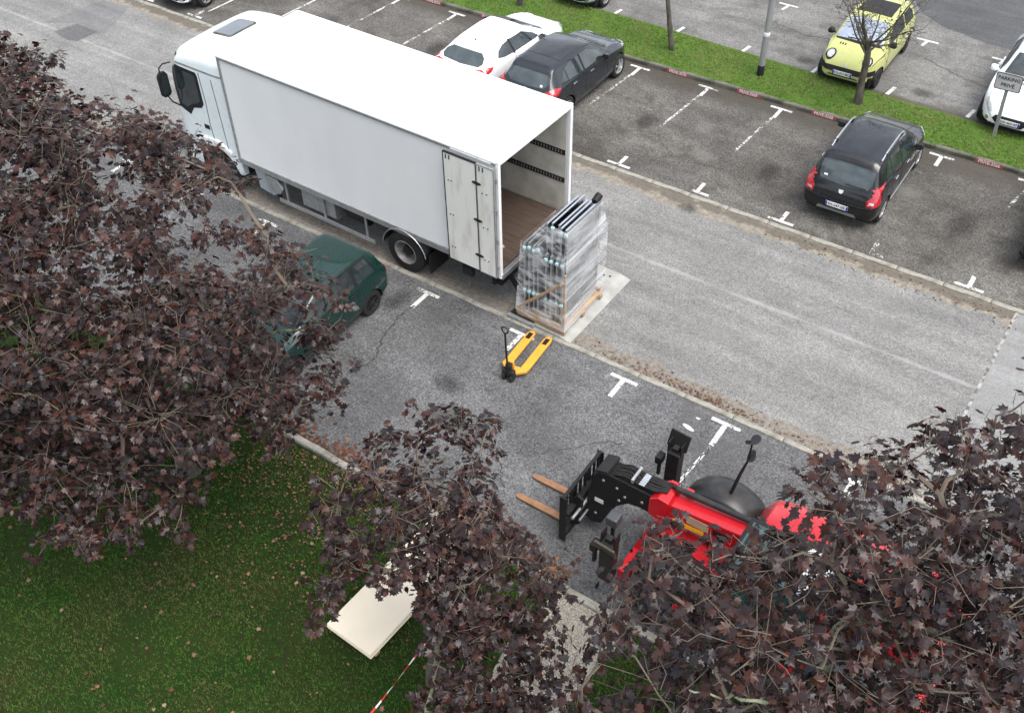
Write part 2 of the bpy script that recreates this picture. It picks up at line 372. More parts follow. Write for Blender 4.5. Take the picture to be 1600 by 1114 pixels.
def stain_mat(name, col, amt):
    m, t, b, o = nt(name); vec = coords(t); ln = N(t, 'VectorMath', _operation='LENGTH'); t.links.new(vec, ln.inputs[0])
    d = math_(t, 'ADD', ln.outputs['Value'], math_(t, 'MULTIPLY', math_(t, 'SUBTRACT', noise(t, vec, 3.5, 6, .7), .5), .9))
    a = math_(t, 'MULTIPLY', maprange(t, d, .25, .75, 1, 0), amt)
    tr = N(t, 'BsdfTransparent'); mx = N(t, 'MixShader'); t.links.new(a, mx.inputs[0]); t.links.new(tr.outputs[0], mx.inputs[1]); t.links.new(b.outputs[0], mx.inputs[2]); t.links.new(mx.outputs[0], o.inputs[0])
    b.inputs['Base Color'].default_value = (*col, 1); b.inputs['Roughness'].default_value = .8; b.inputs['Specular IOR Level'].default_value = .2
    return m
M_OIL = stain_mat('oil_stain', (.030, .028, .026), .38); M_PALE = stain_mat('cement_stain', (.28, .27, .25), .3)

# ------------------------------------------------------------------ the setting: ground sheets, kerbs, markings
def sheet(name, poly, z, m):
    return structure(MB().sheet(poly, z).build(name, m))
sheet('ground', [(-400, -400), (400, -400), (400, 400), (-400, 400)], -.05, M_BASE)
sheet('lane', [(-60, -7.2), (7.38, -7.2), (7.46, -1.38), (-60, -1.38)], 0, M_LANE)
sheet('lane_slab', [(7.4, -7.2), (60, -7.2), (60, -1.38), (7.48, -1.38)], 0, M_SLAB)
sheet('near_parking_surface', [(-60, -12.1), (60, -12.1), (60, -7.3), (-60, -7.3)], 0, M_NEAR)
sheet('far_parking_surface', [(-60, -1.24), (60, -1.24), (60, 4.0), (-60, 4.0)], 0, M_FAR)
sheet('back_parking_surface', [(-60, 5.2), (60, 5.2), (60, 90), (-60, 90)], 0, M_FAR2)
sheet('road', [(1.0, 11.6), (1.43, 10.92), (2.17, 10.41), (3.19, 10.11), (4.67, 9.92), (9, 9.7), (60, 9.7), (60, 80), (-8, 80), (-1.5, 17)], .004, M_ROAD)
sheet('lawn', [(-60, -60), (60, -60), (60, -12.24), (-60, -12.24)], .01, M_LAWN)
VERGE = [(-60, 3.78), (-11, 3.64), (0, 3.79), (12, 3.95), (60, 4.2), (60, 5.35), (5.84, 5.43), (2.5, 5.47), (0, 5.62), (-5, 5.80), (-9, 5.78), (-60, 5.8)]
sheet('verge', VERGE, .07, M_VERGE)
# asphalt repairs on the lane
sheet('asphalt_repair', [(-20.3, -1.9), (-19.2, -1.75), (-18.45, -3.33), (-18.75, -3.52), (-19.75, -3.4), (-20.6, -3.9)], .004, M_PATCH)
sheet('asphalt_repair', [(-19.66, -3.41), (-18.72, -3.42), (-18.75, -4.12), (-19.1, -4.25), (-19.83, -4.11)], .008, M_PATCHD)
# saw joint at the slab
M_JOINT = mat('joint_filler', (.33, .325, .31), .9, 0, (.10, .095, .085), 6, .4, .6)
structure(MB().sheet([(7.35, -7.2), (7.41, -7.2), (7.49, -1.38), (7.43, -1.38)], .004).build('slab_joint', M_JOINT))
# cracks in the near car park
M_CRACK = mat('crack_dark', (.022, .021, .02), .95, 0, (.05, .048, .04), 14)  # dark crack colour with random paler mottling
def crack(pts, w, seed):
    r = random.Random(seed); path = []
    for a, b in zip(pts, pts[1:]):
        n = max(2, int(math.dist(a, b) / .06))
        for k in range(n):
            t = k / n; path.append((a[0] + (b[0] - a[0]) * t + r.gauss(0, .026), a[1] + (b[1] - a[1]) * t + r.gauss(0, .026)))
    m = MB(); vs = []; fs = []
    for i, p in enumerate(path):
        q = path[min(i + 1, len(path) - 1)]; o = path[max(i - 1, 0)]
        dx, dy = q[0] - o[0], q[1] - o[1]; L = math.hypot(dx, dy) or 1; ww = w * r.uniform(.35, 1.25)
        vs += [(p[0] - dy / L * ww, p[1] + dx / L * ww, .004), (p[0] + dy / L * ww, p[1] - dx / L * ww, .004)]
    fs = [(2 * i, 2 * i + 1, 2 * i + 3, 2 * i + 2) for i in range(len(path) - 1)]
    structure(m.add(vs, fs).build('asphalt_crack', M_CRACK))
crack([(-3.1, -8.05), (-3.15, -8.5), (-3.0, -9.2), (-2.75, -9.7), (-2.85, -10.3)], .017, 1)
crack([(.35, -10.35), (1.0, -10.2), (1.75, -9.6), (2.0, -9.2), (2.5, -8.9)], .010, 2)
crack([(.1, -10.9), (.35, -10.35), (.75, -10.45), (1.25, -10.95)], .011, 3)
crack([(3.83, -8.1), (3.75, -8.9), (3.85, -9.6)], .012, 4)
crack([(-1.2, -12.0), (-.3, -11.3), (.1, -10.9)], .009, 5)
crack([(-2.2, 8.0), (-1, 7.7), (.5, 7.9)], .012, 6)
crack([(2.4, 8.2), (3.5, 7.7), (5.5, 7.2)], .012, 7)
crack([(-2.0, .6), (-1.2, -.1), (.3, .1), (1.0, -.5)], .008, 8)

STAINS = [(2.99, 6.28, 0.55, 0.40, M_OIL), (-0.34, 6.27, 0.50, 0.35, M_OIL), (0.12, -1.79, 0.45, 0.28, M_OIL), (4.19, 1.62, 0.70, 0.50, M_PALE), (-2.52, 1.03, 0.50, 0.60, M_OIL), (-0.53, 0.35, 0.60, 0.40, M_PALE), (-7.17, 6.22, 0.50, 0.40, M_OIL), (-1.11, -9.48, 0.60, 0.35, M_OIL), (-3.49, -8.09, 0.40, 0.60, M_OIL), (2.55, 1.78, 0.50, 0.50, M_PALE), (-6.0, -.2, .5, .6, M_OIL), (1.1, .6, .4, .7, M_OIL), (-1.1, 1.6, .5, .5, M_PALE), (5.6, 1.0, .5, .9, M_OIL), (-9.5, 1.2, .5, .8, M_OIL), (-12, -3, 1.2, .5, M_PALE), (2.4, -5.3, 1.6, .5, M_PALE), (5.2, -3.2, 1.2, .4, M_PALE), (-.6, -10.2, .7, .5, M_OIL)]
def stain(x, y, rx, ry, m, rz=0.0):
    o = structure(MB().sheet([(1.3 * math.cos(a * .3927), 1.3 * math.sin(a * .3927)) for a in range(16)], 0).build('oil_stain', m)); o.location = (x, y, .0035); o.scale = (rx, ry, 1); o.rotation_euler = (0, 0, rz)
for q in STAINS: stain(*q)
def kerb_line(name, label, x0, x1, off, y, w, h, z0, m, rz=0.0, joint=.012, seed=0):
    root = link(bpy.data.objects.new(name, None)); root['kind'] = 'structure'; root.location = (0, y, 0); root.rotation_euler = (0, 0, rz)
    proto = []
    for v in range(3):
        b = MB(); hw = w / 2; ch = min(.02, h * .4)
        prof = [(-hw, z0), (hw, z0), (hw, h - ch * .6), (hw - ch * .5, h), (-hw + ch, h), (-hw, h - ch)]
        L = 1 - joint
        b.loft([[(x, p[0] + (rnd.uniform(-.004, .004)), p[1] + rnd.uniform(-.003, .003)) for p in prof] for x in (-L / 2, -L / 6, L / 6, L / 2)], True)
        o = b.build('kerb_stone', m, smooth=30); proto.append(o.data); bpy.data.objects.remove(o)
    r = random.Random(seed)
    k = x0
    while k < x1:
        o = link(bpy.data.objects.new('kerb_stone', proto[r.randrange(3)])); o.parent = root; o.location = (k + off + .5, r.gauss(0, .005), r.gauss(0, .003)); o.rotation_euler = (0, 0, r.gauss(0, .003)); k += 1
    return root
kerb_line('near_kerb', '', -13, 14, -.13, -7.25, .11, .025, -.1, M_KERB, 0, .014, 1)
kerb_line('far_kerb', '', -26, 14, -.08, -1.31, .13, .018, -.1, M_KERB, 0, .016, 2)
kerb_line('verge_kerb', '', -16, 14, .1, 3.71, .115, .12, -.1, M_KERBD, .0135, .012, 3)
kerb_line('lawn_kerb', '', -9, 9, .3, -12.17, .12, .10, -.1, M_KERB, 0, .012, 4)

def bar(m, x0, y0, x1, y1, w, z=.004):
    dx, dy = x1 - x0, y1 - y0; L = math.hypot(dx, dy); nx, ny = -dy / L * w / 2, dx / L * w / 2
    m.add([(x0 + nx, y0 + ny, z), (x0 - nx, y0 - ny, z), (x1 - nx, y1 - ny, z), (x1 + nx, y1 + ny, z)], [(0, 1, 2, 3)])
def tmark(x, y, dy, stem, cross=.56, w=.095, wear=.0, dx=0.0, cw=.085, sides=(1, 1)):
    m = MB(); bar(m, x - cross / 2 * sides[0], y, x + cross / 2 * sides[1], y, cw)
    bar(m, x, y + math.copysign(cw / 2 + .002, dy), x + dx, y + dy * stem, w)
    o = structure(m.build('parking_marking', M_MARK)); o['wear'] = wear; return o
S = 2.1294
for k in range(-10, 5):
    tmark(k * S, -1.10, 1, .42, .62, wear=.10 if k == 2 else .0, sides=(.4, 1) if k == 0 else ((.1, .9) if k == 2 else (1, 1)))
for k in range(-10, 5):
    x = .166 + k * 2.0988; y = 3.4745 + .0135 * x
    tmark(x, y, -1, .5, .6, wear=.02)
    if k not in (2,):
        m = MB(); bar(m, x - .03, y - .52, x - .17, y - (2.5 if k < 2 else 1.3), .07); o = structure(m.build('parking_marking', M_MARK)); o['wear'] = .085 if k != -4 else .04
        if k < -4:
            m = MB(); bar(m, x - .17, y - 2.5, x - .25, y - 3.9, .07); o = structure(m.build('parking_marking', M_MARK)); o['wear'] = .03
for k in range(-6, 5):
    x = -3.0879 + k * 2.3381 + {-2: .05, 1: .05, 2: .08, 3: -.1}.get(k, 0); tmark(x, -7.4556 + .0085 * x - .05, -1, .55 if k != 3 else .62, .58, .10, wear=.0 if k >= 0 else .05)
m = MB(); bar(m, 3.83, -8.12, 3.72, -9.3, .06); o = structure(m.build('parking_marking', M_MARK)); o['wear'] = .07
m = MB(); m.add([(3.28 + .13 * math.cos(a) - .02 * math.sin(a), -7.93 + .05 * math.sin(a) - .02 * math.cos(a), .004) for a in [k * .6283 for k in range(10)]], [tuple(range(10))])
m.add([(3.33 + .045 * math.cos(a), -7.63 + .025 * math.sin(a), .004) for a in [k * .7854 for k in range(8)]], [tuple(range(8))])
o = structure(m.build('paint_splash', M_MARK)); o['wear'] = -.25
for k in range(-6, 5):
    x = .08 + k * 2.13; m = MB(); bar(m, x, 5.72 - .02 * k, x + .06, 6.2 - .02 * k, .10); o = structure(m.build('parking_marking', M_MARK)); o['wear'] = -.03
    tmark(x - .05, 9.25, -1, .4, .62, .09, wear=.0, dx=-.05)
# bay numbers painted on the verge kerb face
for i, (n, k) in enumerate([(3574, -5.5), (3573, -4.5), (3572, -3.5), (3571, -2.5), (3570, -1.5), (3569, -.5), (3568, .5), (3567, 1.5), (3566, 2.5)]):
    x = .166 + k * 2.0988 + .02; y = 3.71 + .0135 * x - .0575
    t = thing('bay_number', 'red painted kerb bay number reading PRIVE-%d in white letters' % n, 'bay number', (x, y - .004, .066), .0135, 'bay numbers on the verge kerb')
    MB().box((0, 0, 0), (.66, .006, .104)).build('red_patch', M_PRED, t)
    text('PRIVE-%d' % n, .125, M_PWHITE, t, (0, -.0045, 0), (R(90), 0, 0), sx=.86)

# ------------------------------------------------------------------ leaf and blade batches
HALF = [(.05, .0), (.34, -.08), (.30, .11), (.62, .29), (.37, .39), (.43, .68), (.19, .62)]
LEAF2D = [(0, 0)] + HALF + [(0, 1.0)] + [(-x, y) for x, y in reversed(HALF)]
def leaf_template(curl=.18, fold=.22):
    vs = [(0, .30, .0)]
    for x, y in LEAF2D: vs.append((x, y, -fold * abs(x) * .4 - curl * (x * x + max(0, y - .35) ** 2) * 1.6 + .04 * math.sin(9 * x + 5 * y)))
    n = len(LEAF2D); fs = [(0, 1 + i, 1 + (i + 1) % n) for i in range(n)]
    return np.array(vs, float), fs
LTS = [leaf_template(c, f)[0] for c, f in ((.12, .2), (.28, .1), (.08, .45), (.38, .3))]; LT, LF = leaf_template(); LF = np.array(LF)
def np_mesh(name, V, F, tint, m, parent=None, smooth=False):
    me = bpy.data.meshes.new(name); nv, nf = len(V), len(F); k = F.shape[1]
    me.vertices.add(nv); me.vertices.foreach_set('co', V.astype(np.float32).ravel())
    me.loops.add(nf * k); me.loops.foreach_set('vertex_index', F.astype(np.int32).ravel())
    me.polygons.add(nf); me.polygons.foreach_set('loop_start', np.arange(0, nf * k, k, dtype=np.int32))
    me.update(calc_edges=True)
    if tint is not None:
        a = me.attributes.new('tint', 'FLOAT', 'POINT'); a.data.foreach_set('value', tint.astype(np.float32))
    me.materials.append(m); o = link(bpy.data.objects.new(name, me)); o.parent = parent
    return o
def frames(normal, yaw):
    """rotation matrices whose local z is normal and whose local y points at yaw about it"""
    n = normal / np.linalg.norm(normal, axis=1, keepdims=True)
    a = np.stack([np.cos(yaw), np.sin(yaw), np.zeros_like(yaw)], 1)
    y = a - n * np.sum(a * n, 1, keepdims=True); y /= np.linalg.norm(y, axis=1, keepdims=True) + 1e-9
    x = np.cross(y, n)
    return np.stack([x, y, n], 2)
def leaf_batch(name, pos, normal, yaw, size, m, parent=None, tint=None, T=None):
    Rm = frames(normal, yaw); T = LT if T is None else T
    TT = np.stack(LTS)[nrnd.integers(0, 4, len(pos))]; TT = TT * np.stack([nrnd.uniform(.8, 1.1, len(pos)), np.ones(len(pos)), nrnd.uniform(.5, 1.5, len(pos))], 1)[:, None, :]
    V = np.einsum('nij,nkj->nki', Rm, TT) * size[:, None, None] + pos[:, None, :]
    k = len(T); F = (LF[None] + (np.arange(len(pos)) * k)[:, None, None]).reshape(-1, 3)
    if tint is None: tint = nrnd.random(len(pos))
    return np_mesh(name, V.reshape(-1, 3), F, np.repeat(tint, k), m, parent)
def grass(name, label, box, dens, h, m, keep, parent=None, z=.0, blades=3):
    x0, x1, y0, y1 = box; n = int((x1 - x0) * (y1 - y0) * dens)
    P = np.stack([nrnd.uniform(x0, x1, n), nrnd.uniform(y0, y1, n)], 1); P = P[keep(P)]
    clump = np.repeat(P, blades, 0) + nrnd.normal(0, .012, (len(P) * blades, 2)); n = len(clump)
    yaw = nrnd.uniform(0, 2 * math.pi, n); lean = nrnd.uniform(.2, .9, n); hh = h * nrnd.uniform(.5, 1.35, n); w = nrnd.uniform(.004, .0075, n)
    b = np.stack([clump[:, 0], clump[:, 1], np.full(n, z)], 1)
    d = np.stack([np.cos(yaw), np.sin(yaw), np.zeros(n)], 1); s = np.stack([-d[:, 1], d[:, 0], np.zeros(n)], 1)
    tip = b + d * (hh * lean)[:, None] + np.array([0, 0, 1.0]) * (hh * np.sqrt(np.maximum(.15, 1 - .6 * lean ** 2)))[:, None]
    V = np.stack([b - s * w[:, None], b + s * w[:, None], tip], 1).reshape(-1, 3)
    F = np.arange(n * 3).reshape(-1, 3)
    o = np_mesh(name, V, F, np.repeat(nrnd.random(n), 3), m); return tag(o, label, 'grass', kind='stuff')
def poly_keep(poly):
    px = np.array([p[0] for p in poly]); py = np.array([p[1] for p in poly])
    def f(P):
        c = np.zeros(len(P), bool); j = len(px) - 1
        for i in range(len(px)):
            q = ((py[i] > P[:, 1]) != (py[j] > P[:, 1]))
            t = (px[j] - px[i]) * (P[:, 1] - py[i]) / (py[j] - py[i] + 1e-12) + px[i]; c ^= q & (P[:, 0] < t); j = i
        return c
    return f
GRAVEL = [(3.15, -12.25), (4.5, -12.25), (4.35, -13.4), (4.3, -14.5), (4.35, -19), (3.3, -19), (3.2, -14.6), (3.0, -13.4)]
gk = poly_keep(GRAVEL); vk = poly_keep([(x, y + (.05 if y < 5 else -.06)) for x, y in VERGE])
def patchy(P, f, thr, s):   # thinner turf in worn patches
    v = np.sin(P[:, 0] * f + s) * np.cos(P[:, 1] * f * 1.3 + 2 * s) + .6 * np.sin(P[:, 0] * f * 2.7 + P[:, 1] * f * 1.9 + s)
    return nrnd.random(len(P)) < np.clip(1 - (v - thr) * .9, .25, 1)
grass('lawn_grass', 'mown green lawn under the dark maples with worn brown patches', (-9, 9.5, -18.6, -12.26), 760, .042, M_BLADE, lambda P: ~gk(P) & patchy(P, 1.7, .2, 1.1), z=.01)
grass('verge_grass', 'bright green grass strip between the two parking rows', (-13, 9, 3.6, 5.85), 620, .05, M_BLADEV, lambda P: vk(P) & patchy(P, 2.3, .6, .4), z=.07)
sheet('gravel_path', GRAVEL, .016, M_GRAVB)
n = 7000; P = np.stack([nrnd.uniform(2.9, 4.6, n), nrnd.uniform(-18, -12.2, n)], 1); P = P[gk(P)]; n = len(P)
OCT = np.array([(1, 0, 0), (0, 1, 0), (-1, 0, 0), (0, -1, 0), (0, 0, .7), (0, 0, -.7)], float); OF = np.array([(0, 1, 4), (1, 2, 4), (2, 3, 4), (3, 0, 4), (1, 0, 5), (2, 1, 5), (3, 2, 5), (0, 3, 5)])
rot = frames(nrnd.normal(0, .3, (n, 3)) + [0, 0, 1], nrnd.uniform(0, 6.28, n)); sz = nrnd.uniform(.009, .022, n)
V = np.einsum('nij,kj->nki', rot, OCT) * sz[:, None, None] * nrnd.uniform(.7, 1.3, (n, 6, 1)) + np.concatenate([P, np.full((n, 1), .022)], 1)[:, None]
tag(np_mesh('gravel_stones', V.reshape(-1, 3), (OF[None] + (np.arange(n) * 6)[:, None, None]).reshape(-1, 3), np.repeat(nrnd.random(n), 6), M_GRAVEL), 'pale loose gravel on the path beside the near car park', 'gravel', kind='stuff')

def litter(name, label, pts, z, smin, smax, tint=None):
    n = len(pts); pos = np.concatenate([pts, z + nrnd.uniform(.012, .03, (n, 1))], 1)
    o = leaf_batch(name, pos, nrnd.normal(0, .28, (n, 3)) + [0, 0, 1], nrnd.uniform(0, 6.28, n), nrnd.uniform(smin, smax, n), M_LITTER, None, tint)
    return tag(o, label, 'leaf litter', kind='stuff')
n = 240; cl_ = np.stack([nrnd.uniform(-7.5, 3.0, 26), -12.4 - 5.6 * nrnd.random(26) ** 1.2], 1); lpts = np.where(nrnd.random((n, 1)) < .7, cl_[nrnd.integers(0, 26, n)] + nrnd.normal(0, .45, (n, 2)), np.stack([nrnd.uniform(-8, 3.1, n), -12.4 - 6.0 * nrnd.random(n) ** 1.4], 1)); lpts[:, 1] = np.minimum(lpts[:, 1], -12.3)
litter('lawn_leaf_litter', 'scattered brown and tan fallen maple leaves on the lawn', lpts, .04, .035, .085)
n = 1700; litter('lawn_leaf_crumbs', 'fine brown leaf crumbs in the thin turf below the maples', np.stack([nrnd.normal(-1.2, 1.7, n), np.minimum(-12.3 - np.abs(nrnd.normal(0, 1.3, n)), -12.28)], 1), .035, .015, .05, nrnd.uniform(.05, .35, n))
n = 800; litter('kerb_leaf_drift', 'drift of rusty red leaves heaped along the lawn kerb', np.stack([nrnd.uniform(-6, 3.2, n), -12.08 + np.abs(nrnd.normal(0, .2, n))], 1), .003, .05, .11, nrnd.choice([.02, .1, .2, .25, .55, .6, .4], n))
n = 420; x = np.concatenate([nrnd.normal(2.6, .8, 160), nrnd.normal(3.4, .35, 120), nrnd.uniform(.2, 7.5, 140)]); litter('gutter_leaf_litter', 'reddish crushed leaves along the near gutter of the lane', np.stack([x, -7.16 + np.abs(nrnd.normal(0, .13, n))], 1), .0, .02, .05, nrnd.uniform(.1, .8, n))
n = 260; litter('verge_leaf_litter', 'small yellow leaves dotted over the grass strip', np.stack([nrnd.uniform(-11, 8, n), nrnd.uniform(3.85, 5.9, n)], 1), .12, .03, .065, nrnd.uniform(.75, 1.0, n))
n = 300; litter('lot_leaf_litter', 'dark leaf scraps blown over the far gutter and bays', np.concatenate([np.stack([nrnd.uniform(2, 8, 160), -1.5 - np.abs(nrnd.normal(0, .25, 160))], 1), np.stack([nrnd.uniform(-4, 8, 140), nrnd.uniform(3.0, 3.6, 140)], 1)]), .0, .02, .05, nrnd.uniform(.3, .6, n))

# ------------------------------------------------------------------ street furniture on the grass strip
t = thing('lamp_post', 'grey lamp post with black foot and white band on the grass strip', 'lamp post', (-1.02, 4.72, .06))
MB().tube([(0, 0, 0), (0, 0, 2.6), (-.02, 0, 7.2)], [.088, .082, .055], 16).build('pole', M_LAMPP, t, smooth=50)
MB().lathe([(.094, -.03), (.096, .30), (.090, .31)], (0, 0, 0), 'z', 16).build('foot_sleeve', M_BLACK, t, smooth=50)
MB().lathe([(.0855, 1.16), (.0875, 1.165), (.087, 1.27), (.085, 1.275)], (0, 0, 0), 'z', 16).build('white_band', M_PLATE, t, smooth=50)
b = MB(); b.tube([(-.02, 0, 7.15), (-.02, -.5, 7.4), (-.02, -1.1, 7.45)], .035, 8); b.build('arm', M_LAMPP, t, smooth=50)
b = MB(); b.loft([[(-.02 + sx * w, y, 7.44 + dz) for sx, dz in ((-1, 0), (1, 0), (.8, h), (-.8, h))] for y, w, h in ((-1.0, .08, .06), (-1.2, .14, .11), (-1.6, .13, .09), (-1.72, .05, .04))]); b.build('lamp_head', M_LAMPP, t, bevel=.01)

t = thing('parking_sign', 'grey PARKING PRIVE sign on a leaning metal post in the grass', 'sign', (5.18, 5.02, .06), R(-3))
t.rotation_euler = (R(2), R(-3), R(-3))
MB().box((0, 0, .86), (.085, .03, 1.72)).build('post', M_GALV, t, bevel=.005)
def rrect(w, h, r, n=4):
    out = []
    for cx, cy, a0 in ((w / 2 - r, h / 2 - r, 0), (-w / 2 + r, h / 2 - r, 90), (-w / 2 + r, -h / 2 + r, 180), (w / 2 - r, -h / 2 + r, 270)):
        for k in range(n + 1): a = R(a0 + 90 * k / n); out.append((cx + r * math.cos(a), cy + r * math.sin(a)))
    return out
sg = MB().prism([(x, z + 1.52) for x, z in rrect(.62, .44, .05)], 'y', -.022, -.040).build('sign_plate', M_SIGN, t)
b = MB(); o_ = [(x, z + 1.52) for x, z in rrect(.62, .44, .05)]; i_ = [(x, z + 1.52) for x, z in rrect(.585, .405, .035)]
b.loft([[(p[0], -.0405, p[1]) for p in o_], [(p[0], -.048, p[1]) for p in o_], [(p[0], -.048, p[1]) for p in i_], [(p[0], -.0405, p[1]) for p in i_]], False); b.build('rim', M_BLACK, sg)
text('PARKING', .125, M_INK, sg, (0, -.0425, 1.605), (R(90), 0, 0), sx=1.0)
text('PRIV\u00c9', .125, M_INK, sg, (0, -.0425, 1.435), (R(90), 0, 0), sx=1.05)

# ------------------------------------------------------------------ cars
def pchip(xs, ys, x):
    xs = np.array(xs, float); ys = np.array(ys, float); h = np.diff(xs); d = np.diff(ys) / h; m = np.zeros(len(xs))
    for i in range(1, len(xs) - 1):
        if d[i - 1] * d[i] > 0: w1 = 2 * h[i] + h[i - 1]; w2 = h[i] + 2 * h[i - 1]; m[i] = (w1 + w2) / (w1 / d[i - 1] + w2 / d[i])
    m[0] = d[0]; m[-1] = d[-1]
    i = np.clip(np.searchsorted(xs, x) - 1, 0, len(h) - 1); t = (x - xs[i]) / h[i]
    return (2 * t**3 - 3 * t**2 + 1) * ys[i] + (t**3 - 2 * t**2 + t) * h[i] * m[i] + (-2 * t**3 + 3 * t**2) * ys[i + 1] + (t**3 - t**2) * h[i] * m[i + 1]
def crom(P, n):
    P = np.array(P, float); out = []
    for i in range(len(P) - 1):
        a = P[max(i - 1, 0)]; b = P[i]; c = P[i + 1]; d = P[min(i + 2, len(P) - 1)]
        for k in range(n):
            t = k / n; out.append(.5 * ((2 * b) + (c - a) * t * .8 + (2 * a - 5 * b + 4 * c - d) * 0 + (3 * (c - b) * 2 - (c - a) * .8 * 2 - (d - b) * .8) * t * t + (-(c - b) * 4 + (c - a) * .8 + (d - b) * .8) * t**3))
    out.append(P[-1]); return np.array(out)
class Shell:
    """a lofted vehicle body (y forward, rear at y=0) that panels, lamps and panes are laid on"""
    def __init__(s, prof, ny=64):
        y = [p[0] for p in prof]; L = y[-1]
        prof = [(p[0], p[1], min(p[2], p[1] - .12) if p[0] > .72 * L else p[2], p[3] * (1 - .22 * max(0, (p[0] / L - .78) / .22) ** 1.7), p[4], p[5]) for p in prof]; cols = list(zip(*prof))
        # denser near the ends
        u = np.linspace(0, 1, ny); yy = L * (u - .42 * np.sin(2 * math.pi * u) / (2 * math.pi)); rings = []
        for v in yy:
            zt, zs, w, wr, zb = [float(pchip(y, cols[k], v)) for k in range(1, 6)]
            zs = min(zs, zt - .03); T = zt - zs; hs = zs - zb; wr = min(wr, w * .97)
            half = [(0, zb), (w * .80, zb), (w * .95, zb + .05), (w * .995, zb + .26 * hs), (w, zb + .55 * hs), (w * .985, zb + .82 * hs), (w * .955, zs), (w * .955 + (wr - w * .955) * .25, zs + .24 * T), (wr + (w * .955 - wr) * .16, zs + .74 * T), (wr * .955, zs + .915 * T), (wr * .82, zs + .965 * T), (wr * .45, zs + .993 * T), (0, zt)]
            h = crom(half, 3); ring = [Vector((p[0], v, p[1])) for p in h] + [Vector((-p[0], v, p[1])) for p in h[-2:0:-1]]
            rings.append(ring)
        s.rings = rings; s.L = L; m = MB(); m.loft(rings, True); s.mb = m
        s.bvh = BVHTree.FromPolygons([Vector(v) for v in m.v], [f for f in m.f], epsilon=0)
    def body(s, m, parent, arches, mats=None, name='body'):
        o = s.mb.build(name, m, parent, smooth=38); 
        if not arches: return o
        c = MB()
        for y, z, r_ in arches: c.tube([(-2, y, z), (2, y, z)], r_, 28)
        co = c.build('cut', M_BLACK); mo = o.modifiers.new('b', 'BOOLEAN'); mo.object = co; mo.operation = 'DIFFERENCE'; mo.solver = 'EXACT'
        par = o.parent; o.parent = None
        dg = bpy.context.evaluated_depsgraph_get(); me = bpy.data.meshes.new_from_object(o.evaluated_get(dg)); o.modifiers.clear(); old = o.data; o.data = me; o.parent = par
        bpy.data.objects.remove(co)
        if len(me.materials) < 2: me.materials.append(M_BLACK)
        for p in me.polygons:
            p.material_index = 0
            for y, z, r_ in arches:
                if abs(math.hypot(p.center.y - y, p.center.z - z) - r_) < .02 and abs(p.normal.x) < .6: p.material_index = 1
        me.shade_smooth(); me.set_sharp_from_angle(angle=R(38))
        return o
    def patch(s, poly, how, off=.006, thick=.02, step=.07, mb=None, sgn=1):
        bm = bmesh.new(); f = bm.faces.new([bm.verts.new((p[0], p[1], 0)) for p in poly])
        for ax in (0, 1):
            lo = min(p[ax] for p in poly); hi = max(p[ax] for p in poly); k = lo + step
            while k < hi - .01:
                no = (1, 0, 0) if ax == 0 else (0, 1, 0); co = (k, 0, 0) if ax == 0 else (0, k, 0)
                bmesh.ops.bisect_plane(bm, geom=bm.verts[:] + bm.edges[:] + bm.faces[:], plane_co=co, plane_no=no); k += step
        bmesh.ops.triangulate(bm, faces=bm.faces[:])
        bm.verts.ensure_lookup_table(); top = []; bot = []
        for v in bm.verts:
            a, b_ = v.co.x, v.co.y
            if how == 'side': o, d = Vector((3 * sgn, a, b_)), Vector((-sgn, 0, 0))
            elif how == 'top': o, d = Vector((a, b_, 4)), Vector((0, 0, -1))
            elif how == 'rear': o, d = Vector((a, -3, b_)), Vector((0, 1, 0))
            else: o, d = Vector((a, s.L + 3, b_)), Vector((0, -1, 0))
            h, n, i, dist = s.bvh.ray_cast(o, d)
            if h is None: h, n, i, dist = s.bvh.find_nearest(o + d * (2.25 if how == 'side' else 3))
            if n.dot(d) > 0: n = -n
            top.append(h + n * off); bot.append(h + n * (off - thick))
        m = mb or MB(); nv = len(top); fs = [tuple(v.index for v in f.verts) for f in bm.faces]; bm.verts.index_update()
        fs = [tuple(v.index for v in f.verts) for f in bm.faces]
        bd = [(e.verts[0].index, e.verts[1].index) for e in bm.edges if len(e.link_faces) == 1]
        m.add(top + bot, fs + [(a, b_, b_ + nv, a + nv) for a, b_ in bd]); bm.free(); return m
    def both(s, poly, off=.006, thick=.02, mb=None):
        m = mb or MB(); s.patch(poly, 'side', off, thick, mb=m, sgn=1); s.patch(poly, 'side', off, thick, mb=m, sgn=-1); return m
def ribbon(pts, w):
    """2D polyline -> thin closed polygon"""
    L, Rr = [], []
    for i, p in enumerate(pts):
        a = pts[max(i - 1, 0)]; b = pts[min(i + 1, len(pts) - 1)]; dx, dy = b[0] - a[0], b[1] - a[1]; l = math.hypot(dx, dy) or 1
        L.append((p[0] - dy / l * w / 2, p[1] + dx / l * w / 2)); Rr.append((p[0] + dy / l * w / 2, p[1] - dx / l * w / 2))
    return L + Rr[::-1]

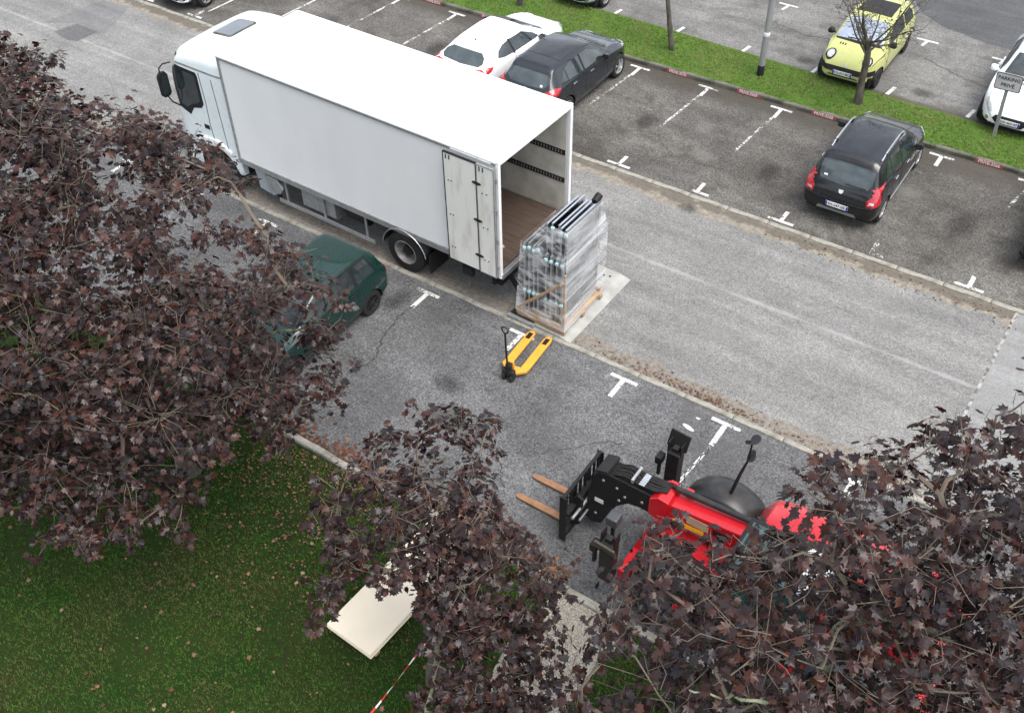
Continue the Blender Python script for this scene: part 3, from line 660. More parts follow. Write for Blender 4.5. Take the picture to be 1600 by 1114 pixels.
def wheel_parts(parent, x, y, r, w, side, style=5, rim_m=None, rr=.66):
    """tyre with a rim as its sub-part; side=+1: outer face towards +x"""
    prof = [(r * rr, -w / 2), (r * .93, -w / 2), (r * .985, -w * .42), (r, -w * .25), (r, w * .25), (r * .985, w * .42), (r * .93, w / 2), (r * rr, w / 2), (r * rr * .97, w * .3), (r * rr * .97, -w * .3), (r * rr, -w / 2)]
    ty = MB().lathe(prof, (0, 0, 0), 'x', 28).build('wheel', M_RUBBER, parent, smooth=45); ty.location = (x, y, r)
    b = MB(); R0 = r * rr * .985; o = side
    b.lathe([(R0, o * w * .48), (R0 * .93, o * w * .49), (R0 * .88, o * w * .36), (R0 * .80, o * w * .2)], (0, 0, 0), 'x', 28)
    b.lathe([(R0 * .22, o * w * .44), (R0 * .19, o * w * .47), (.005, o * w * .475)], (0, 0, 0), 'x', 12)
    for k in range(style):
        a = 2 * math.pi * k / style + .3; c, s_ = math.cos(a), math.sin(a)
        for da in ((-.09, .09) if style <= 6 else (0,)):
            p0 = Vector((o * w * .44, R0 * .15 * math.cos(a + da * 3), R0 * .15 * math.sin(a + da * 3))); p1 = Vector((o * w * .43, R0 * .93 * math.cos(a + da), R0 * .93 * math.sin(a + da)))
            b.beam(p0, p1, R0 * .13, w * .1, (1, 0, 0))
    b.build('rim', rim_m or M_RIM, ty, smooth=40)
    d = MB(); d.lathe([(R0 * .9, o * w * .1), (.004, o * w * .1)], (0, 0, 0), 'x', 20); d.build('brake_disc', M_STEELD, ty)
    return ty

def plate(parent, y, z, front, s, x=0, w=.52, tilt=0):
    g = -1 if not front else 1
    p = MB().box((0, 0, 0), (w, .012, .11)).build('number_plate', M_PLATE, parent, loc=(x, y, z)); p.rotation_euler = (tilt, 0, 0 if not front else math.pi)
    MB().box((-w / 2 + .022, -.007, 0), (.042, .004, .108)).build('blue_band', M_BLUE, p)
    MB().box((w / 2 - .022, -.007, 0), (.042, .004, .108)).build('blue_band', M_BLUE, p)
    text(s, .092, M_INK, p, (0, -.0075, 0), (R(90), 0, 0), sx=.92)
    return p

def car(name, label, loc, rz, spec, group='parked cars'):
    t = thing(name, label, 'car', loc, rz, group); sh = Shell(spec['prof']); P = spec['paint']; L = sh.L; W = spec['W']; H2 = W / 2
    r = spec.get('wr', .31); ya, yb = spec['axles']
    sh.body(P, t, [(ya, r, r + .045), (yb, r, r + .045)])
    b = MB(); b.lohi((-H2 * .86, ya - .45, .16), (H2 * .86, yb + .45, .42)); b.build('underbody', M_BLACK, t)
    rim = spec.get('rim', M_RIM)
    for y in (ya, yb):
        for sx in (-1, 1): wheel_parts(t, sx * (H2 - .115), y, r, .20, sx, spec.get('spokes', 5), rim)
    g = spec.get('glass', M_GLASS)
    def pane(n, poly, how, m=g, off=.006, thick=.02, parent=t, sgn=1): return sh.patch(poly, how, off, thick, sgn=sgn).build(n, m, parent, smooth=40)
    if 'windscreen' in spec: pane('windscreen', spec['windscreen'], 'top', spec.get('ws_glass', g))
    if 'rear_window' in spec: pane('rear_window', spec['rear_window'], 'rear', spec.get('rear_glass', M_GLASST))
    for poly in spec.get('windows', []):
        for sg in (1, -1): pane('side_window', poly, 'side', sgn=sg)
    for sg in (1, -1):
        for poly in spec.get('trim', []): pane('window_trim', poly, 'side', M_BLACK, .004, .015, sgn=sg)
        for poly in spec.get('sills', []): pane('sill', poly, 'side', spec.get('sill_m', M_BLACK), .012, .03, sgn=sg)
    for pl in spec.get('lines', []):
        for sg in (1, -1): pane('panel_gap', ribbon(pl, .014), 'side', M_BLACK, .003, .012, sgn=sg)
    for n, poly, how, m, off in spec.get('patches', []): pane(n, poly, how, m, off)
    for n, polys, m in spec.get('lamps', []):      # polys: (poly, how) seen on +x; mirrored for the other side
        for sx in (1, -1):
            b = MB()
            for poly, how in polys:
                if how == 'side': sh.patch(poly, how, .016, .04, step=.045, mb=b, sgn=sx)
                else: sh.patch([(sx * p[0], p[1]) for p in (poly if sx == 1 else poly[::-1])], how, .016 if n != 'headlight_ring' else .008, .04, step=.045, mb=b)
            b.build(n, m, t, smooth=40)
    for y, z in spec.get('handles', []):
        for sx in (1, -1):
            h, nrm, i, d = sh.bvh.ray_cast(Vector((3 * sx, y, z)), Vector((-sx, 0, 0)))
            MB().box((h.x + sx * .018, y, z), (.028, .17, .032)).build('door_handle', spec.get('handle_m', P), t, bevel=.008)
    if 'mirror' in spec:
        y, z = spec['mirror']
        for sx in (1, -1):
            h, nrm, i, d = sh.bvh.ray_cast(Vector((3 * sx, y, z)), Vector((-sx, 0, 0))); x = h.x
            mb = MB(); mb.loft([[(x + sx * a, y + .05 + dy, z + .02 + dz) for dy, dz in ((-.05 * k, -.06 * k), (.06 * k, -.055 * k), (.075 * k, .0), (.05 * k, .06 * k), (-.05 * k, .07 * k))] for a, k in ((.04, .55), (.08, 1.0), (.18, 1.05), (.215, .7))], True)
            mb.beam((x - sx * .03, y + .05, z - .02), (x + sx * .07, y + .05, z), .05, .03)
            mo = mb.build('door_mirror', spec.get('mirror_m', P), t, smooth=50)
            MB().box((x + sx * .13, y - .008, z + .025), (.13, .006, .10)).build('mirror_glass', M_GLASS, mo)
    if 'wiper' in spec:
        (p0, p1, how) = spec['wiper']; b = MB(); pts = []
        for k in range(5):
            q = (p0[0] + (p1[0] - p0[0]) * k / 4, p0[1] + (p1[1] - p0[1]) * k / 4)
            if how == 'rear': h, nr, i, d = sh.bvh.ray_cast(Vector((q[0], -3, q[1])), Vector((0, 1, 0)))
            else: h, nr, i, d = sh.bvh.ray_cast(Vector((q[0], q[1], 4)), Vector((0, 0, -1)))
            if nr.dot(Vector((0, 1, 0)) if how == 'rear' else Vector((0, 0, -1))) > 0: nr = -nr
            pts.append(h + nr * .02)
        b.tube(pts, .012, 5).build('wiper', M_BLACK, t)
    for pl in spec.get('plates', []): plate(t, *pl)
    if spec.get('rails'):
        y0, y1, x = spec['rails']
        for sx in (1, -1):
            pts = []
            for k in range(7):
                y = y0 + (y1 - y0) * k / 6; h, nr, i, d = sh.bvh.ray_cast(Vector((sx * x, y, 4)), Vector((0, 0, -1))); pts.append(h + Vector((0, 0, .055 if 0 < k < 6 else .01)))
            b = MB(); b.tube(pts, .018, 6); b.build('roof_rail', M_ALU, t, smooth=50)
            for q in (pts[1], pts[5]): MB().beam(q - Vector((0, 0, .06)), q + Vector((0, .02, 0)), .05, .10).build('rail_foot', M_BLACK, t)
    if spec.get('aerial'):
        y = spec['aerial']; h, nr, i, d = sh.bvh.ray_cast(Vector((0, y, 4)), Vector((0, 0, -1))); MB().tube([h, h + Vector((0, -.16, .20))], [.008, .004], 6).build('aerial', M_BLACK, t)
    if spec.get('extra'): spec['extra'](t, sh)
    return t

P_BLACK = paint('paint_black', (.006, .007, .009), .0, .3, .012); P_GREY = paint('paint_dark_grey', (.012, .015, .020), .0, .3, .012); P_WHITE = paint('paint_white', (.80, .81, .82), 0, .3, .04)
P_LIME = paint('paint_lime', (.46, .48, .17), 0, .34, .03); P_SILVER = paint('paint_silver', (.42, .48, .52), .35, .34, .05); P_GREEN = paint('paint_green', (.003, .024, .020), .0, .3, .01)

# profile rows: y, top z, shoulder z, half width, roof half width, bottom z   (y from the tail forward)
sandero = dict(W=1.75, paint=P_BLACK, axles=(.72, 3.28), wr=.315, spokes=6,
    prof=[(0, .72, .70, .70, .62, .40), (.06, .90, .80, .80, .66, .34), (.16, 1.10, .92, .845, .66, .30), (.30, 1.38, .95, .865, .63, .27), (.44, 1.555, .96, .87, .60, .24), (.75, 1.60, .97, .875, .60, .22), (1.5, 1.625, .97, .875, .605, .21), (2.1, 1.57, .96, .875, .60, .21), (2.45, 1.42, .95, .875, .60, .21), (2.95, 1.05, .95, .87, .66, .22), (3.4, .955, .88, .86, .68, .24), (3.75, .83, .78, .81, .64, .26), (3.95, .66, .64, .70, .56, .30), (4.02, .54, .52, .57, .46, .35)],
    windscreen=[(-.52, 2.28), (.52, 2.28), (.66, 2.88), (-.66, 2.88)],
    rear_window=[(-.50, 1.47), (.50, 1.47), (.585, 1.40), (.60, 1.14), (.54, 1.04), (0, 1.0), (-.54, 1.04), (-.60, 1.14), (-.585, 1.40)],
    windows=[[(.62, 1.05), (.98, 1.02), (.98, 1.43), (.78, 1.43)], [(1.03, 1.02), (1.58, 1.02), (1.58, 1.49), (1.03, 1.46)], [(1.66, 1.02), (2.52, 1.02), (2.40, 1.20), (2.02, 1.47), (1.66, 1.50)]],
    trim=[ribbon([(.62, 1.0), (2.55, 1.0)], .03), ribbon([(1.62, 1.0), (1.62, 1.5)], .07), ribbon([(1.005, 1.0), (1.005, 1.45)], .05)],
    sills=[ribbon([(1.12, .36), (2.9, .36)], .05)], sill_m=M_ALU,
    lines=[[(1.0, .98), (.98, .8), (1.08, .62), (1.12, .42)], [(1.62, .98), (1.62, .42)], [(2.6, 1.0), (2.62, .5)]],
    patches=[('rear_bumper', [(-.74, .66), (-.3, .60), (.3, .60), (.74, .66), (.74, .40), (-.74, .40)], 'rear', M_BLACK, .014), ('bumper_edge', ribbon([(-.72, .72), (-.5, .67), (0, .645), (.5, .67), (.72, .72)], .05), 'rear', P_GREY, .03), ('skid_plate', [(-.42, .43), (.42, .43), (.46, .37), (-.46, .37)], 'rear', M_ALU, .03), ('spoiler', [(-.60, .34), (.60, .34), (.58, .50), (-.58, .50)], 'top', P_BLACK, .03),
             ('badge', [(-.055, .915), (.055, .915), (.045, .85), (0, .825), (-.045, .85)], 'rear', M_CHROME, .016), ('bonnet_line', ribbon([(-.62, 2.98), (0, 3.06), (.62, 2.98)], .02), 'top', M_BLACK, .003), ('bonnet_line', ribbon([(.45, 3.05), (.52, 3.85)], .014), 'top', M_BLACK, .003), ('window_sticker', [(-.48, 1.10), (-.40, 1.10), (-.40, 1.135), (-.48, 1.135)], 'rear', M_PLATE, .009)],
    lamps=[('tail_light', [([(.62, .68), (.79, .72), (.80, 1.10), (.72, 1.12), (.68, .95), (.60, .84)], 'rear'), ([(.02, .72), (.22, .76), (.24, .95), (.22, 1.13), (.12, 1.12)], 'side')], M_TAIL), ('reversing_light', [([(.645, .76), (.76, .78), (.76, .83), (.66, .83)], 'rear')], M_LAMPC), ('headlight', [([(.42, .70), (.68, .78), (.66, .66), (.44, .60)], 'front'), ([(3.55, .74), (3.85, .68), (3.8, .82), (3.58, .84)], 'side')], M_LAMPC)],
    handles=[(1.22, .90), (2.0, .90)], handle_m=M_CHROME, mirror=(2.42, 1.03), mirror_m=M_BLACK, wiper=((.04, 1.045), (.5, 1.05), 'rear'), plates=[(-.035, .545, False, 'EX-247-GE')], rails=(.62, 2.1, .57))
car('hatchback_car', 'black hatchback with silver roof rails parked nose to the grass strip', (3.16, -.58, 0), R(.5), sandero)

ceed = dict(W=1.79, paint=P_GREY, axles=(.78, 3.43), wr=.325, spokes=5,
    prof=[(0, .70, .68, .70, .6, .40), (.07, .90, .82, .82, .66, .34), (.18, 1.04, .96, .86, .66, .29), (.36, 1.26, .98, .885, .62, .25), (.55, 1.43, .98, .892, .585, .22), (.95, 1.475, .98, .895, .58, .21), (1.7, 1.49, .96, .895, .585, .2), (2.2, 1.445, .94, .895, .585, .2), (2.55, 1.32, .93, .893, .59, .2), (3.10, 1.00, .91, .885, .64, .21), (3.6, .885, .82, .865, .66, .23), (4.0, .745, .70, .80, .60, .26), (4.2, .60, .58, .68, .52, .31), (4.27, .50, .48, .54, .42, .35)],
    windscreen=[(-.52, 2.32), (.52, 2.32), (.66, 3.02), (-.66, 3.02)],
    rear_window=[(-.50, 1.36), (.50, 1.36), (.60, 1.28), (.615, 1.12), (.50, 1.04), (0, 1.015), (-.50, 1.04), (-.615, 1.12), (-.60, 1.28)],
    windows=[[(.62, 1.10), (.88, 1.06), (.88, 1.30)], [(.93, 1.05), (1.60, 1.02), (1.60, 1.37), (1.2, 1.37), (.93, 1.31)], [(1.68, 1.02), (2.62, 1.0), (2.44, 1.18), (2.05, 1.355), (1.68, 1.375)]],
    trim=[ribbon([(.60, 1.06), (1.6, 1.0), (2.7, .975)], .022), ribbon([(1.64, 1.0), (1.64, 1.38)], .07)],
    lines=[[(.98, 1.0), (.96, .82), (1.10, .6), (1.16, .36)], [(1.66, .98), (1.66, .36)], [(2.72, .97), (2.78, .42)]],
    patches=[('panorama_roof', [(-.50, .98), (.50, .98), (.51, 2.2), (-.51, 2.2)], 'top', M_GLASSB, .006), ('spoiler', [(-.58, .42), (.58, .42), (.56, .62), (-.56, .62)], 'top', P_GREY, .025), ('badge', [(.05 * math.cos(a * .7854), .955 + .03 * math.sin(a * .7854)) for a in range(8)], 'rear', M_CHROME, .012), ('rear_bumper', [(-.74, .62), (.74, .62), (.74, .40), (-.74, .40)], 'rear', P_GREY, .014), ('window_sticker', [(.40, 1.06), (.47, 1.06), (.47, 1.105), (.40, 1.105)], 'rear', M_PLATE, .009)],
    lamps=[('tail_light', [([(.46, .86), (.80, .80), (.84, .98), (.72, 1.05), (.58, .97)], 'rear'), ([(.06, .82), (.40, .93), (.52, 1.02), (.34, 1.06), (.12, 1.02)], 'side')], M_TAIL), ('headlight', [([(.40, .66), (.66, .74), (.64, .60), (.42, .56)], 'front'), ([(3.75, .74), (4.12, .64), (4.0, .80), (3.78, .83)], 'side')], M_LAMPC)],
    handles=[(1.12, .90), (1.95, .88)], handle_m=M_CHROME, mirror=(2.52, 1.0), plates=[(-.04, .80, False, 'CB-718-XR')], rails=None)
car('hatchback_car', 'dark grey hatchback with a glass roof beside the white one', (-5.18, -.78, 0), R(-.4), ceed)

megane = dict(W=1.80, paint=P_WHITE, axles=(.80, 3.44), wr=.325, spokes=5,
    prof=[(0, .74, .72, .68, .58, .42), (.08, .93, .86, .82, .64, .35), (.2, 1.04, .97, .865, .66, .29), (.45, 1.22, 1.0, .895, .62, .24), (.75, 1.36, .99, .90, .58, .22), (1.1, 1.41, .97, .90, .565, .21), (1.75, 1.425, .95, .90, .565, .2), (2.2, 1.385, .93, .90, .57, .2), (2.6, 1.26, .92, .898, .58, .2), (3.15, .98, .90, .89, .64, .21), (3.65, .865, .81, .865, .66, .23), (4.05, .73, .69, .79, .58, .27), (4.24, .59, .57, .66, .48, .31), (4.30, .49, .47, .52, .38, .35)],
    windscreen=[(-.52, 2.30), (.52, 2.30), (.68, 3.05), (-.68, 3.05)],
    rear_window=[(-.46, 1.27), (.46, 1.27), (.60, 1.20), (.64, 1.11), (.56, 1.05), (0, 1.025), (-.56, 1.05), (-.64, 1.11), (-.60, 1.20)],
    windows=[[(.82, 1.10), (1.05, 1.05), (1.45, 1.02), (1.45, 1.30), (1.2, 1.285), (.95, 1.21)], [(1.52, 1.02), (2.68, .985), (2.5, 1.12), (2.1, 1.29), (1.52, 1.31)]],
    trim=[ribbon([(1.485, 1.0), (1.485, 1.32)], .07)],
    lines=[[(1.50, 1.0), (1.46, .7), (1.5, .36)], [(2.75, .97), (2.82, .42)]],
    patches=[('badge', [(.035, .985), (0, 1.01), (-.035, .985), (0, .93)], 'rear', M_CHROME, .012), ('roof_aerial', [(-.02, .86), (.02, .86), (.02, .9), (-.02, .9)], 'top', M_BLACK, .03)],
    lamps=[('tail_light', [([(.42, .93), (.80, .84), (.82, .96), (.70, 1.02), (.5, 1.0)], 'rear'), ([(.08, .88), (.42, .97), (.5, 1.02), (.30, 1.05)], 'side')], M_TAIL), ('headlight', [([(.40, .66), (.66, .73), (.64, .60), (.42, .56)], 'front'), ([(3.8, .72), (4.15, .62), (4.05, .78), (3.82, .81)], 'side')], M_LAMPC)],
    handles=[(1.68, .90)], mirror=(2.6, .98), mirror_m=M_BLACK, plates=[(-.05, .62, False, 'AW-394-TG')])
car('hatchback_car', 'white hatchback with dark side windows behind the lorry', (-7.25, -.80, 0), R(-1), megane)

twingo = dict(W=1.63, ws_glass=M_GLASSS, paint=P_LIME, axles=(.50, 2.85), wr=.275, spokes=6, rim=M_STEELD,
    prof=[(0, .70, .68, .66, .6, .38), (.05, .95, .88, .74, .62, .30), (.12, 1.15, .93, .79, .62, .26), (.24, 1.34, .95, .805, .60, .23), (.42, 1.41, .95, .812, .59, .21), (1.1, 1.435, .94, .815, .59, .2), (1.75, 1.40, .92, .815, .59, .2), (2.05, 1.30, .91, .815, .60, .2), (2.62, .97, .88, .81, .64, .2), (3.05, .86, .80, .795, .66, .22), (3.28, .74, .70, .75, .62, .25), (3.39, .60, .58, .68, .56, .28), (3.43, .48, .46, .6, .5, .32)],
    windscreen=[(-.50, 1.88), (.50, 1.88), (.64, 2.54), (-.64, 2.54)],
    rear_window=[(-.5, 1.30), (.5, 1.30), (.56, 1.02), (-.56, 1.02)],
    windows=[[(.36, 1.0), (1.0, .985), (1.0, 1.31), (.5, 1.30), (.38, 1.2)], [(1.08, .985), (2.30, .955), (2.10, 1.12), (1.75, 1.29), (1.08, 1.315)]],
    trim=[], sills=[ribbon([(.85, .30), (2.5, .30)], .04)],
    lines=[[(1.06, .97), (1.05, .5), (1.1, .34)], [(2.36, .95), (2.42, .4)], [(2.58, .87), (3.0, .80), (3.2, .74)]],
    patches=[('sunroof', [(-.46, .75), (.46, .75), (.47, 1.62), (-.47, 1.62)], 'top', M_BLACK, .006), ('front_bumper', [(-.72, .60), (.72, .60), (.72, .475), (-.72, .475)], 'front', M_BLACK, .03), ('bumper_slot', [(-.40, .385), (.40, .385), (.40, .355), (-.40, .355)], 'front', M_BLACK, .008), ('badge', [(.03, .655), (0, .695), (-.03, .655), (0, .615)], 'front', M_CHROME, .02),
             ('bonnet_vent', [(.405, 2.71), (.44, 2.71), (.44, 2.79), (.405, 2.79)], 'top', M_BLACK, .004), ('bonnet_vent', [(.335, 2.715), (.37, 2.715), (.37, 2.795), (.335, 2.795)], 'top', M_BLACK, .004), ('bonnet_vent', [(.265, 2.72), (.30, 2.72), (.30, 2.80), (.265, 2.80)], 'top', M_BLACK, .004), ('cowl', [(-.64, 2.545), (.64, 2.545), (.60, 2.60), (0, 2.635), (-.60, 2.60)], 'top', M_BLACK, .005)],
    lamps=[('headlight_ring', [([(.50 + .135 * math.cos(a * .5236), 3.17 + .165 * math.sin(a * .5236)) for a in range(12)], 'top')], M_BLACK), ('headlight', [([(.50 + .095 * math.cos(a * .5236), 3.17 + .118 * math.sin(a * .5236)) for a in range(12)], 'top')], M_LAMPC), ('side_bumper', [([(3.1, .60), (3.4, .60), (3.4, .475), (3.12, .475)], 'side')], M_BLACK), ('tail_light', [([(.56, .62), (.70, .62), (.72, .95), (.64, .95)], 'rear')], M_TAIL)],
    handles=[(1.22, .86)], handle_m=M_BLACK, mirror=(2.26, .98), mirror_m=M_BLACK, wiper=((-.42, 2.46), (.32, 2.52), 'top'), plates=[(3.475, .465, True, 'CX-017-MC', .02)])
car('city_car', 'yellow-green city car facing the grass strip behind the bare tree', (1.02, 8.72, 0), R(180.5), twingo)

p208 = dict(W=1.74, paint=P_WHITE, axles=(.66, 3.20), wr=.31, spokes=5,
    prof=[(0, .70, .68, .68, .6, .40), (.06, .92, .84, .80, .64, .33), (.16, 1.08, .95, .845, .64, .28), (.32, 1.30, .97, .865, .60, .24), (.5, 1.43, .97, .87, .57, .22), (1.4, 1.47, .95, .87, .575, .2), (1.95, 1.42, .93, .87, .58, .2), (2.3, 1.28, .92, .87, .59, .2), (2.85, .99, .90, .86, .64, .2), (3.3, .91, .84, .84, .66, .23), (3.65, .80, .76, .79, .62, .26), (3.88, .66, .64, .70, .55, .29), (3.96, .50, .48, .58, .48, .33)],
    windscreen=[(-.51, 2.06), (.51, 2.06), (.66, 2.80), (-.66, 2.80)], rear_window=[(-.5, 1.34), (.5, 1.34), (.58, 1.05), (-.58, 1.05)],
    windows=[[(.75, 1.03), (1.35, 1.0), (1.35, 1.36), (.95, 1.34)], [(1.43, 1.0), (2.45, .97), (2.25, 1.15), (1.85, 1.34), (1.43, 1.36)]],
    lines=[[(1.39, .98), (1.4, .36)], [(2.52, .95), (2.58, .4)]],
    patches=[('grille', [(-.36, .56), (.36, .56), (.42, .47), (.30, .36), (-.30, .36), (-.42, .47)], 'front', M_BLACK, .012), ('lower_slot', [(-.62, .345), (.62, .345), (.56, .31), (-.56, .31)], 'front', M_BLACK, .008), ('badge', [(.045, .70), (0, .745), (-.045, .70), (0, .66)], 'front', M_CHROME, .012), ('bonnet_line', ribbon([(-.60, 2.88), (-.5, 3.4), (-.32, 3.8)], .012), 'top', M_KERBD, .002), ('bonnet_line', ribbon([(.60, 2.88), (.5, 3.4), (.32, 3.8)], .012), 'top', M_KERBD, .002), ('cowl', ribbon([(-.66, 2.83), (0, 2.90), (.66, 2.83)], .05), 'top', M_BLACK, .004)],
    lamps=[('headlight', [([(.46, .62), (.60, .60), (.72, .70), (.66, .78), (.52, .72)], 'front'), ([(3.38, .80), (3.72, .64), (3.66, .74), (3.42, .86)], 'side')], M_LAMPC), ('fog_light', [([(.55 + .05 * math.cos(a * .7854), .43 + .05 * math.sin(a * .7854)) for a in range(8)], 'front')], M_CHROME)],
    handles=[(1.6, .90)], mirror=(2.36, .97), wiper=((-.5, 2.74), (.4, 2.80), 'top'), plates=[(3.99, .45, True, 'DD-463-AP')])
car('hatchback_car', 'white hatchback behind the parking sign at the right edge', (5.36, 9.12, 0), R(180.5), p208)

polo = dict(p208); polo.update(W=1.69, paint=P_SILVER, plates=[(3.99, .45, True, 'BR-582-QK')])
polo['patches'] = [('grille', [(-.52, .60), (.52, .60), (.50, .52), (-.50, .52)], 'front', M_BLACK, .012), ('lower_grille', [(-.62, .46), (.62, .46), (.54, .32), (-.54, .32)], 'front', M_BLACK, .010), ('badge', [(.06 * math.cos(a * .7854), .56 + .06 * math.sin(a * .7854)) for a in range(8)], 'front', M_CHROME, .02)]
car('hatchback_car', 'silver-blue hatchback cut off by the top edge beyond the grass', (-7.58, 9.36, 0), R(180), polo)

left = dict(p208); left.update(paint=P_SILVER, plates=[(3.99, .45, True, 'DF-206-LN')])
left['patches'] = [('grille', [(-.62, .60), (.62, .60), (.60, .34), (-.60, .34)], 'front', M_BLACK, .012), ('splitter', [(-.66, .345), (.66, .345), (.62, .30), (-.62, .30)], 'front', P_WHITE, .02)]
car('hatchback_car', 'pale car nose poking in at the top left corner', (-18.0, 2.80, 0), R(180), left)

edge = dict(sandero); edge.update(paint=P_GREY, plates=[(-.035, .545, False, 'AK-915-VD')]); edge['rails'] = None; edge['sills'] = []
car('hatchback_car', 'dark car whose rear corner shows at the right edge', (7.83, .0, 0), 0, edge)

green = dict(W=1.60, paint=P_GREEN, axles=(.62, 2.98), wr=.285, spokes=8, rim=M_STEELD,
    prof=[(0, .66, .64, .68, .6, .40), (.05, .88, .82, .75, .62, .32), (.12, 1.02, .92, .785, .63, .27), (.26, 1.28, .93, .795, .62, .24), (.40, 1.405, .93, .80, .60, .22), (.7, 1.43, .93, .80, .60, .2), (1.4, 1.445, .91, .80, .60, .2), (1.85, 1.40, .90, .80, .60, .2), (2.15, 1.28, .89, .80, .61, .2), (2.62, .95, .87, .795, .64, .2), (3.1, .88, .82, .785, .66, .22), (3.45, .78, .74, .75, .63, .25), (3.58, .62, .60, .68, .56, .29), (3.62, .48, .46, .6, .5, .34)],
    windscreen=[(-.51, 1.96), (.51, 1.96), (.64, 2.56), (-.64, 2.56)], rear_window=[(-.52, 1.36), (.52, 1.36), (.58, 1.0), (-.58, 1.0)],
    windows=[[(.40, .98), (.92, .97), (.92, 1.33), (.56, 1.32)], [(1.02, .97), (2.30, .94), (2.08, 1.15), (1.80, 1.31), (1.02, 1.335)]],
    trim=[ribbon([(.36, .99), (.50, 1.36)], .03), ribbon([(.97, .95), (.97, 1.35)], .07)],
    lines=[[(1.0, .95), (1.0, .35)], [(2.34, .93), (2.38, .4)]],
    patches=[('roof_gutter', ribbon([(.60, .5), (.61, 1.9)], .02), 'top', M_BLACK, .004), ('roof_gutter', ribbon([(-.60, .5), (-.61, 1.9)], .02), 'top', M_BLACK, .004), ('cowl', ribbon([(-.62, 2.58), (0, 2.63), (.62, 2.58)], .06), 'top', M_BLACK, .004), ('bonnet_line', ribbon([(-.60, 2.65), (-.58, 3.4)], .014), 'top', M_BLACK, .002), ('bonnet_line', ribbon([(.60, 2.65), (.58, 3.4)], .014), 'top', M_BLACK, .002), ('rear_bumper', [(-.68, .58), (.68, .58), (.68, .42), (-.68, .42)], 'rear', M_BLACK, .02)],
    lamps=[('tail_light', [([(.56, .66), (.70, .66), (.72, .9), (.62, .9)], 'rear')], M_TAIL), ('headlight', [([(.40, .66), (.64, .66), (.62, .54), (.42, .54)], 'front')], M_LAMPC)],
    handles=[(1.15, .84)], handle_m=M_BLACK, mirror=(2.28, .96), mirror_m=M_BLACK, plates=[(-.03, .70, False, '4821 WT 64')])
car('hatchback_car', 'old dark green hatchback half hidden under the left maple', (-4.42, -8.05, 0), R(180), green)

# ------------------------------------------------------------------ the white lorry (local frame: x=0 at the rear sill, cab towards -x, y=0 on the near side)
TR = thing('box_lorry', 'white box lorry with its rear doors folded open and tail lift down', 'lorry', (-1.407, -7.237, 0), -.0157)
BL, BW, Z0, Z1 = 7.4, 2.55, .99, 3.696
b = MB(); b.loft([[(-BL - .0, y, z) for y, z in ((.03, Z1 - .06), (.035, Z1 - .012), (BW / 2, Z1 + .012), (BW - .035, Z1 - .012), (BW - .03, Z1 - .06))] , [(.0, y, z) for y, z in ((.03, Z1 - .06), (.035, Z1 - .012), (BW / 2, Z1 + .012), (BW - .035, Z1 - .012), (BW - .03, Z1 - .06))]], True)
b.build('roof_panel', M_ROOF, TR, smooth=30)
MB().lohi((-BL + .03, .03, Z0 + .14), (-.04, .06, Z1 - .07)).build('side_panel', M_SIDE, TR)
MB().lohi((-BL + .03, BW - .06, Z0 + .14), (-.04, BW - .03, Z1 - .07)).build('side_panel', M_SIDE, TR)
MB().lohi((-BL, .03, Z0 + .05), (-BL + .029, BW - .03, Z1 - .061)).build('front_wall', M_SIDE, TR)
for y in (.0, BW):     # top and bottom rails, corner posts
    s_ = 1 if y == 0 else -1
    MB().lohi((-BL + .03, y, Z1 - .105), (-.03, y + s_ * .06, Z1 - .055)).build('top_rail', M_ALUD, TR, bevel=.006)
    MB().lohi((-BL + .03, y - s_ * .004, Z1 - .052), (-.03, y + s_ * .034, Z1 - .016)).build('roof_trim', M_WHITE, TR, bevel=.006)
    MB().lohi((-BL + .02, y - s_ * .002, Z0), (-.03, y + s_ * .06, Z0 + .142)).build('bottom_rail', M_ALUD, TR, bevel=.006)
    MB().lohi((-BL - .006, y, Z0 + .02), (-BL + .05, y + s_ * .05, Z1 - .03)).build('corner_post', M_ALUD, TR, bevel=.01)
    MB().lohi((-.036, y - s_ * .003, Z0 - .04), (.03, y + s_ * .075, Z1 - .09)).build('rear_post', M_WHITE, TR, bevel=.006)
    # bolts along the bottom rail
MB().lohi((-.036, .0, Z1 - .088), (.035, BW, Z1 + .0)).build('rear_header', M_WHITE, TR, bevel=.008)
MB().lohi((-.05, .02, Z0 - .06), (.06, BW - .02, Z0 + .058)).build('rear_sill', M_ALU, TR, bevel=.008)
# interior: boarded floor, lined walls, lashing rails
pw = (BW - .16) / 13
for k in range(13):
    MB().lohi((-BL + .04, .08 + k * pw + .003, Z0 + .03), (-.06, .08 + (k + 1) * pw - .003, Z0 + .075 + rnd.uniform(-.002, .002))).build('floor_plank', M_FLOORW, TR)
for y, s_ in ((.0605, 1), (BW - .0605, -1)):
    MB().lohi((-BL + .05, y, Z0 + .08), (-.07, y + s_ * .012, Z1 - .08)).build('wall_lining', M_PLY, TR)
    for z in (1.88, 2.55):
        rl = MB().lohi((-BL + .06, y + s_ * .0125, z - .06), (-.08, y + s_ * .030, z + .055)).build('lashing_rail', M_STEELD, TR)
        b = MB()
        for k in range(100): b.lohi((-BL + .15 + k * .0715, y + s_ * .0305, z - .035), (-BL + .15 + k * .0715 + .018, y + s_ * .033, z + .035))
        tag(b.build('rail_slots', M_ALUD, rl), kind='stuff')
MB().lohi((-BL + .030, .062, Z0 + .08), (-BL + .05, BW - .062, Z1 - .08)).build('front_lining', M_PLY, TR)
for k in range(9): MB().lohi((-BL + .5 + k * .75, .07, Z1 - .10), (-BL + .55 + k * .75, BW - .07, Z1 - .062)).build('roof_bow', M_ALUD, TR)
